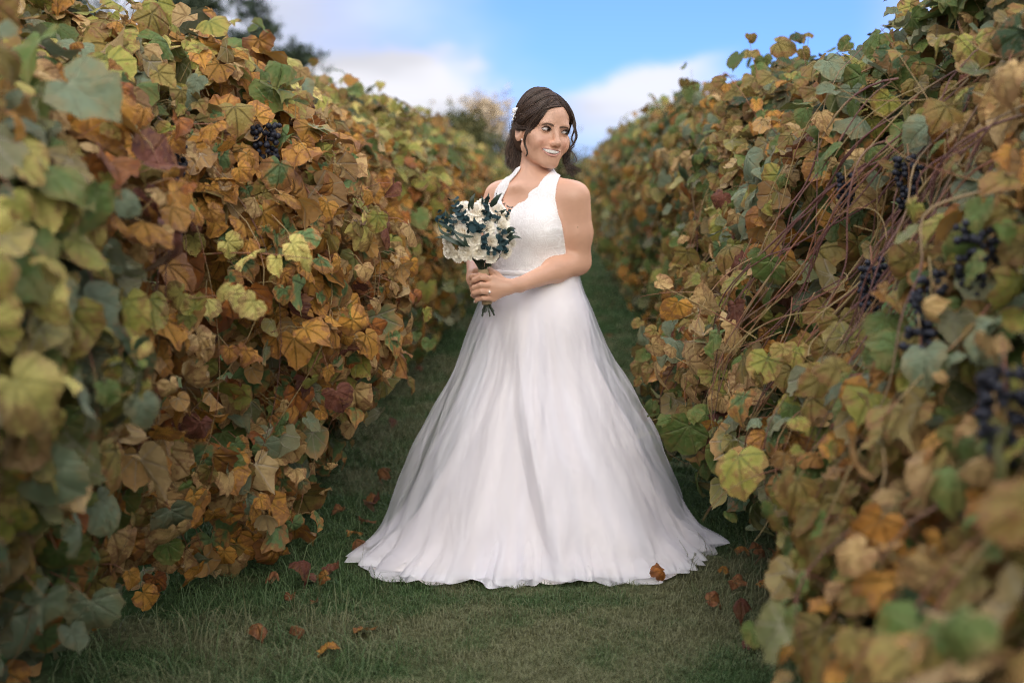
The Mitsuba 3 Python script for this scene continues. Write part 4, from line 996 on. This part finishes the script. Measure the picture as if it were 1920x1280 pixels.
def blade_leaf(p0, p1, p2, w):
    c = spline([p0, p1, p2], 9); t = nrm(np.gradient(c, axis=0)); v = np.array([.25, -.9, .35]); s = nrm(np.cross(t, v)); nn = np.cross(s, t)
    wv = w * np.sin(np.pi * np.linspace(.06, 1, 9) ** .75)[:, None]
    vv = np.stack([c - s * wv, c + nn * .12 * wv, c + s * wv], 1).reshape(-1, 3)
    i, j = np.meshgrid(np.arange(8), np.arange(2), indexing='ij'); q = np.stack([i * 3 + j, i * 3 + j + 1, (i + 1) * 3 + j + 1, (i + 1) * 3 + j], -1).reshape(-1, 4)
    put('willow_leaf', (vv, q), 'willow', BQ)
for a, b, c, w in [((887, 392), (884, 372), (893, 354), 4.6), ((880, 396), (879, 380), (881, 368), 2.0), ((908, 388), (915, 371), (919, 354), 3.8), ((920, 388), (931, 372), (948, 354), 4.8), ((924, 386), (934, 368), (932, 354), 2.6), ((846, 408), (836, 402), (832, 387), 3.6), ((850, 432), (830, 422), (813, 412), 3.4), ((848, 440), (822, 432), (815, 414), 3.0),
                   ((862, 458), (832, 444), (813, 434), 4.2), ((872, 462), (845, 450), (818, 441), 4.2), ((846, 446), (826, 444), (805, 446), 2.8), ((880, 462), (860, 450), (842, 424), 3.0), ((878, 462), (870, 446), (869, 430), 2.8), ((952, 438), (962, 426), (972, 428), 4.2), ((954, 446), (966, 434), (972, 434), 2.2), ((955, 452), (966, 442), (986, 447), 3.4), ((940, 402), (948, 392), (955, 390), 2.2), ((888, 444), (850, 436), (835, 420), 3.0), ((903, 384), (905, 370), (901, 362), 2.2)]:
    q = bpos(*a, .018)[0]; d = q[1] - YB
    b, c = [(a[0] + (e[0] - a[0]) * .8, a[1] + (e[1] - a[1]) * .8) for e in (b, c)]
    blade_leaf(q, B(*b, d - .018), B(*c, d - .012 + fr.normal(0, .01)), w / 550)
for k in range(14):
    a = fr.uniform(0, 6.28); top = BC + np.array([math.cos(a) * .055, math.sin(a) * .03, -.035]); o = np.array([math.cos(a) * .013, math.sin(a) * .011, 0])
    z = fr.uniform(-.010, .010)
    put('stem', tube(spline([top, STEM_A + o * .9 + [0, 0, -.005], STEM_B + o * .9, STEM_B + (STEM_B - STEM_A) * .16 + o * 1.5 + [0, 0, z]], 12), [.0026] * 12, 5), 'green_stem', BQ)
put('stem_greens', join([tube(np.array([BC + np.array([x, y, -.03]), STEM_A + np.array([x * .45, y * .45, .02]), STEM_A + np.array([x * .18, y * .2, 0])]), [.004, .0035, .002], 5) for x, y in fr.normal(0, .04, (16, 2))]), 'willow', BQ)
put('twine_wrap', tube(np.linspace(STEM_A + (STEM_B - STEM_A) * .06, STEM_A + (STEM_B - STEM_A) * .92, 12), .0172, 14), 'twine', BQ)

# ------------------------------------------------------------------ canes, grapes, shoots
cr = np.random.default_rng(33)
def row_pt(side, y, v, out): 
    p, n = row_at(side, np.array([y]), np.array([v])); return p[0] + n[0] * out
for k in range(52):            # the bare bundle on the right row
    y = cr.normal(3.62, .28); v0, v1 = cr.uniform(.42, .53), cr.uniform(.22, .34); sl = cr.normal(.30, .28)
    t = np.linspace(0, 1, 7); w = cr.normal(0, .02, 7).cumsum() * .4
    pts = [row_pt(1, y + sl * a + b, v0 + (v1 - v0) * a, .0 + .05 * math.sin(math.pi * a) + o) for a, b, o in zip(t, w, cr.uniform(-.08, .03) + cr.normal(0, .018, 7))]
    r = cr.uniform(.0020, .0040)
    put('cane', tube(spline(pts, 22), np.linspace(r, r * .55, 22), 6), 'stem' if cr.random() < .6 else 'petiole', ROWKEY[1])
for k in range(46):            # thin side shoots that cross the bundle
    y = cr.normal(3.75, .30); v = cr.uniform(.24, .50); a = row_pt(1, y, v, cr.uniform(-.02, .05)); d = nrm(cr.normal(0, 1, 3) * [1, 1, .8]); L = cr.uniform(.10, .34)
    put('cane', tube(spline([a, a + d * L * .5 + cr.normal(0, .02, 3), a + d * L + cr.normal(0, .04, 3)], 12), np.linspace(.0017, .0009, 12), 5), 'petiole', ROWKEY[1])
for side, n, y0, y1 in ((1, 34, 2.0, 6.5), (-1, 40, 2.0, 6.5)):
    for k in range(n):         # single canes hanging among the leaves
        y = cr.uniform(y0, y1); v0, v1 = cr.uniform(.25, .6), cr.uniform(.04, .2); sl = cr.normal(0, .2)
        pts = [row_pt(side, y + sl * a, v0 + (v1 - v0) * a, cr.normal(-.01, .02)) for a in np.linspace(0, 1, 5)]
        r = cr.uniform(.0013, .0028)
        put('cane', tube(spline(pts, 16), np.linspace(r, r * .5, 16), 5), 'petiole' if cr.random() < .5 else 'stem', ROWKEY[side])
def fly_leaf(pos, n, tip, size, p):
    v, f, uv, _ = leaves(cr, np.array([pos]), np.array([n], float), np.array([tip], float), np.array([size]), np.array([p]), 0, 1.0)[0]
    return v[0], f, uv[0]
def shoot(side, y, v, L, lean, pal_):
    """a young cane that stands out of the row, with leaves"""
    a, n = row_at(side, np.array([y]), np.array([v])); a, n = a[0] - n[0] * .05, n[0]
    d = nrm(np.array(lean, float)); pts = spline([a, a + d * L * .5, a + d * L + np.array([0, 0, -.06 * L]) + cr.normal(0, .02, 3)], 12)
    key = put('shoot', tube(pts, np.linspace(.0028, .0010, 12), 5), 'petiole', ROWKEY[side])
    for i in range(3, 12, 2):
        s = cr.uniform(.05, .11) * (1.1 - .045 * i); q = pts[i] + cr.normal(0, .02, 3); e = nrm(cr.normal(0, .6, 3) + [0, -.8, .2])
        put('shoot_leaf', (lambda b: (b[0], b[1]))(fl := fly_leaf(q, e, cr.normal(0, .5, 3) + [0, 0, -.6], s, pal_[cr.integers(0, len(pal_))])), 'leaf', key, uv=fl[2])
for a in [(-1, 3.7, .60, .34, (.25, .1, 1), (2, 3, 4)), (-1, 3.3, .62, .38, (.1, -.2, 1), (2, 0, 4)), (-1, 4.2, .60, .22, (.1, 0, 1), (2, 7)), (-1, 5.8, .60, .26, (.2, 0, 1), (0, 2)), (-1, 7.4, .56, .20, (.3, 0, 1), (0, 7)), (-1, 3.0, .62, .25, (-.2, 0, 1), (4, 2, 0)),
          (1, 6.4, .55, .30, (-.35, 0, .9), (0, 7)), (1, 5.9, .50, .34, (-.4, 0, .8), (7, 4)), (1, 8.6, .52, .30, (-.3, 0, .8), (0, 7)), (1, 11, .50, .28, (-.4, 0, .8), (7, 0)), (1, 4.8, .60, .3, (-.2, .1, 1), (2, 7)), (1, 5.2, .64, .3, (0, 0, 1), (0, 7)),
          (1, 4.5, .22, .22, (-1, 0, .35), (0, 2)), (1, 4.6, .26, .24, (-1, 0, .4), (7, 9)), (-1, 3.6, .30, .34, (1, -.5, .15), (3, 2)), (-1, 3.9, .33, .36, (1, -.6, .05), (3, 3)), (-1, 6.4, .2, .3, (1, 0, -.1), (0, 2)), (1, 7.2, .10, .40, (-1, -.2, .1), (2, 3)), (1, 4.2, .30, .32, (-1, -.2, .6), (9, 4))]: shoot(*a)
def grape_col(p, n, uv): return mix(mi.Color3f(.007, .008, .016), mi.Color3f(.034, .038, .058), smoothstep(.4, .8, noise(p.x * 90, p.y * 90, p.z * 90)) * .7)
scene['grape'] = {'type': 'principled', 'base_color': proc(grape_col), 'roughness': .5, 'specular': .3}
GRAPE = trimesh.creation.icosphere(subdivisions=2)
BUNCH = []
def bunch(side, px, py, n, L, label):
    q, v = row_hit(side, px, py); p, nn = row_at(side, np.array([q[1]]), np.array([v])); nn = nn[0]
    c = q + nn * .03; key = thing('grape_bunch', label, 'grapes', 'ripe grape bunches on the vines')
    put('grape_stem', tube(spline([c + [0, .02, L * .75], c + [0, 0, L * .45], c - [0, 0, L * .2]], 8), .0022, 5), 'petiole', key)
    got = []
    for _ in range(6000):
        if len(got) >= n: break
        z = cr.uniform(-.5, .5); rad = L * .27 * (1 - .75 * max(0, -z - .05) * 1.5) * math.sqrt(cr.uniform(.25, 1)); a = cr.uniform(0, 6.28); r = cr.uniform(.0075, .0098)
        g = c + np.array([math.cos(a) * rad, math.sin(a) * rad, z * L])
        if all(np.linalg.norm(g - h) > .80 * (r + s) for h, s in got): got.append((g, r))
    for g, r in got: put('grape', (GRAPE.vertices * r + g, GRAPE.faces), 'grape', key)
    BUNCH.append(c)
for b in [(-1, 487, 292, 60, .15, 'dark blue grape bunch among orange leaves on the left vine row, above the flowers'), (-1, 314, 322, 34, .10, 'small dark grape bunch hanging behind yellow green leaves of the left row'),
          (1, 1858, 505, 70, .17, 'large dark grape bunch under the bare canes at the right edge'), (1, 1650, 545, 50, .13, 'dark grape bunch in the middle of the bare cane bundle'), (1, 1720, 350, 46, .13, 'dark grape bunch tucked beneath the top of the bare canes'),
          (1, 1600, 365, 28, .09, 'small dark grape bunch beside the upper left end of the canes'), (1, 1765, 585, 46, .13, 'dark grape bunch below the canes, near pale yellow leaves'), (1, 1908, 800, 60, .16, 'blurred dark grape bunch hanging low at the right edge of the view'), (1, 1745, 690, 36, .12, 'long dark grape bunch hanging low between dry leaves of the right row')]: bunch(*b)

# ------------------------------------------------------------------ fallen leaves on the grass
FALL = {}
spots = [(1232, 1083, 30, 'upright dry brown leaf curled against the hem of the gown', 11), (602, 1226, 26, 'single orange brown leaf lying on the lawn near the left row', 4), (560, 1100, 0, '', 0), (520, 1090, 0, '', 0), (590, 1130, 0, '', 0), (640, 960, 0, '', 0), (700, 945, 0, '', 0), (670, 1000, 0, '', 0), (690, 985, 0, '', 0), (715, 910, 0, '', 0), (1385, 1040, 0, '', 0), (1355, 1075, 0, '', 0), (1440, 1100, 0, '', 0), (1330, 1145, 0, '', 0), (1390, 1165, 0, '', 0), (1405, 1210, 0, '', 0), (1300, 620, 0, '', 0), (1150, 580, 0, '', 0), (1140, 632, 0, '', 0), (1450, 1045, 0, '', 0), (740, 800, 0, '', 0), (790, 700, 0, '', 0), (1480, 1240, 0, '', 0), (560, 1190, 0, '', 0), (480, 1205, 0, '', 0), (690, 1180, 0, '', 0), (620, 1075, 0, '', 0), (1270, 720, 0, '', 0), (1255, 700, 0, '', 0), (1460, 1165, 0, '', 0), (575, 1088, 0, '', 0), (610, 1108, 0, '', 0), (545, 1118, 0, '', 0), (665, 1040, 0, '', 0), (705, 965, 0, '', 0), (1420, 1065, 0, '', 0), (1375, 1100, 0, '', 0)]
for px, py, sz, lab, pal_ in spots:
    q = G(px, py, .012); up_ = np.array([0, 0, 1.0]) + cr.normal(0, .35, 3); s = cr.uniform(.032, .064); pl = int(cr.choice([10, 10, 12, 12, 12, 5]))
    if lab: pl = pal_; s = .046 if px > 1000 else .050
    if px == 1232: up_ = np.array([.3, -.8, .5]); q = q + [0, -.02, .035]
    v, f, uv, _ = leaves(cr, np.array([q]), np.array([up_]), np.array([np.r_[cr.normal(0, 1, 2), -.1]]), np.array([s]), np.array([pl]), 0, 2.4)[0]
    v = v[0]
    if px == 1232: v += G(1234, 1094, 0) + [0, -.025, .022] - v.mean(0)
    v[:, 2] += max(0, .006 - v[:, 2].min())
    if px != 1232: v[:, 2] -= max(0, v[:, 2].min() - .012)
    k = fresh('fallen_leaf'); scene[k] = mikit.ply((v, f), 'leaf', True, uv=uv[0])
    if not lab:
        side_ = 'by the left row' if px < 760 else 'by the right row'; where = 'in the foreground grass' if py > 1130 else 'level with the hem' if py > 1030 else 'beside the skirt' if py > 850 else 'far up the aisle'
        FALL.setdefault((side_, where), []).append(k)
        continue
    labels[k] = {'label': lab, 'category': 'fallen leaf', 'group': 'dry leaves scattered on the grass'}

NTH = ['nearest', 'second nearest', 'third nearest', 'fourth nearest', 'fifth nearest', 'sixth nearest', 'seventh nearest', 'eighth nearest', 'ninth nearest']
for (side_, where), ks in FALL.items():
    ks = sorted(ks, key=lambda k: meshkit.WRITTEN[scene[k]['filename']][0][:, 1].mean())
    for n_, k in enumerate(ks):
        labels[k] = {'label': 'dry fallen leaf ' + where + ' ' + side_ + (', ' + NTH[n_] + ' to the viewer' if len(ks) > 1 else ''), 'category': 'fallen leaf', 'group': 'dry leaves scattered on the grass'}
# ------------------------------------------------------------------ trees beyond the rows
scene['bark'] = {'type': 'principled', 'base_color': proc(lambda p, n, uv: mix(mi.Color3f(.07, .05, .035), mi.Color3f(.16, .12, .09), noise(p.x * 20, p.y * 20, p.z * 4))), 'roughness': .8}
def crown_mat(key, a, b):
    c = proc(lambda p, n, uv: mix(mi.Color3f(*a), mi.Color3f(*b), smoothstep(.25, .8, noise(p.x * 1.7, p.y * 1.7, p.z * 1.7) * .6 + .4 * cell_rand(dr.floor(uv.x), 1, 2))))
    scene[key] = {'type': 'twosided', 'a': {'type': 'principled', 'base_color': c, 'roughness': .6, 'specular': .2}}
crown_mat('dark_needles', (.020, .034, .022), (.060, .080, .045)); crown_mat('tan_leaves', (.26, .19, .11), (.52, .42, .30)); crown_mat('olive_leaves', (.050, .065, .025), (.15, .13, .05))
tr = np.random.default_rng(77)
def tree(name, label, x, y, h, rad, mat, n, size, clumps=30, base=.25, group=None, droop=.2, spread=.22):
    k = thing(name, label, 'tree', group)
    put('trunk', tube(spline([[x, y, -.05], [x + tr.normal(0, .05), y, h * .4], [x + tr.normal(0, .1), y, h * .93]], 12), np.linspace(.022 * h + .03, .012, 12), 8), 'bark', k)
    ctr = []
    for c in range(clumps):
        t = tr.random(); z = h * (base + (1 - base) * t); r = rad * (1 - t) ** .55 * math.sqrt(tr.uniform(.1, 1)) + .05; a = tr.uniform(0, 6.28)
        ctr.append([x + r * math.cos(a), y + r * math.sin(a), z])
        put('limb', tube(spline([[x, y, z * .82], [x + .5 * r * math.cos(a), y + .5 * r * math.sin(a), z * .93], ctr[-1]], 6), np.linspace(.010 * h * (1 - t) + .008, .006, 6), 5), 'bark', k)
    ctr = np.array(ctr); w = tr.integers(0, clumps, n)
    s = spread * rad * tr.uniform(.6, 1.2, clumps)
    p = ctr[w] + tr.normal(0, 1, (n, 3)) * s[w][:, None] * [1, 1, .62]
    nrm_ = nrm(tr.normal(0, 1, (n, 3)) + [0, 0, .5]); t = nrm(np.cross(nrm_, tr.normal(0, 1, (n, 3)))); b = np.cross(nrm_, t); L = size * tr.uniform(.6, 1.3, n)
    v = np.stack([p - t * L[:, None] * .35, p - b * L[:, None], p + t * L[:, None] * .35, p + b * L[:, None]], 1)
    f = (np.array([[0, 1, 2], [0, 2, 3]])[None] + 4 * np.arange(n)[:, None, None]).reshape(-1, 3)
    put('crown', (v.reshape(-1, 3), f), mat, k, smooth=False, uv=np.repeat(np.stack([w + .5, w * 0 + .5], 1), 4, 0), kind='stuff')
def at(px, Y): return P(px, 360, Y)[0]
for name, lab, px, pyt, Y, rad, mat, n, size in [
    ('conifer', 'dark blurred evergreen behind the left row, nearest the gap in the sky', 556, 92, 27, .75, 'dark_needles', 1700, .11),
    ('conifer', 'tall dark blurred evergreen with a ragged spire above the left row', 484, 14, 28, .85, 'dark_needles', 2400, .11),
    ('conifer', 'broad dark blurred evergreen behind the top of the left row', 350, -20, 29, 1.5, 'dark_needles', 3800, .12),
    ('conifer', 'dark blurred evergreen behind the upper left leaves', 120, -40, 27, 1.4, 'dark_needles', 7000, .12),
    ('pale_tree', 'pale tan blurred tree just left of the bride and her hair', 918, 192, 34, 1.7, 'tan_leaves', 4200, .10),
    ('olive_tree', 'olive green blurred tree between the left row and the bride', 868, 222, 31, 1.1, 'olive_leaves', 3600, .10),
    ('olive_tree', 'low olive blurred tree closing the aisle behind her shoulder', 1120, 314, 46, 1.5, 'olive_leaves', 5200, .14),
    ('olive_tree', 'olive blurred tree far behind her head', 1000, 262, 44, 1.6, 'olive_leaves', 5200, .14)]:
    h = EYE[2] + (360 - pyt) / FPX * Y
    tree(name, lab, at(px, Y), Y, h, rad, mat, n, size, base=.22)
# a low bank of shrubs across the far end of the aisle
v = []
for k, (px, Y, hh, rr) in enumerate([(960, 38, 1.4, .9), (1030, 40, 1.5, 1.0), (1080, 39, 1.3, .9), (1135, 41, 1.5, 1.0), (1185, 38, 1.5, .9), (900, 39, 1.8, 1.0)]):
    key = thing('shrub', ['dull green shrub', 'olive shrub'][k % 2] + ' across the far end of the aisle, ' + ['first from the left row', 'behind the left of her head', 'behind her chin', 'right of her shoulder', 'last before the right row', 'half hidden by the left row'][k], 'shrub')
    n = 2600; x = at(px, Y); d = nrm(tr.normal(0, 1, (n, 3))); d[:, 2] = np.abs(d[:, 2]); r = tr.uniform(.5, 1, n) ** .4 * (.75 + .5 * meshkit.noise(d * 2.2 + k * 9, 5))
    p = np.array([x, Y, .05]) + d * r[:, None] * [rr, rr, hh]
    nn = nrm(d + tr.normal(0, .6, (n, 3))); t = nrm(np.cross(nn, tr.normal(0, 1, (n, 3)))); b = np.cross(nn, t); L = .10 * tr.uniform(.6, 1.3, n)
    vv = np.stack([p - t * L[:, None] * .5, p - b * L[:, None], p + t * L[:, None] * .5, p + b * L[:, None]], 1)
    put('foliage', (vv.reshape(-1, 3), (np.array([[0, 1, 2], [0, 2, 3]])[None] + 4 * np.arange(n)[:, None, None]).reshape(-1, 3)), 'olive_leaves', key, smooth=False, uv=np.repeat(np.stack([np.floor(d[:, 0] * 5) + .5, np.zeros(n) + .5], 1), 4, 0), kind='stuff')
    put('stem', join([tube(spline([[x + a * .1, Y, -.03], [x + a * .4 * rr, Y + b_ * .3, hh * .45], [x + a * .7 * rr, Y + b_ * .5, hh * .8]], 6), np.linspace(.03, .008, 6), 5) for a, b_ in tr.uniform(-1, 1, (6, 2))]), 'bark', key)
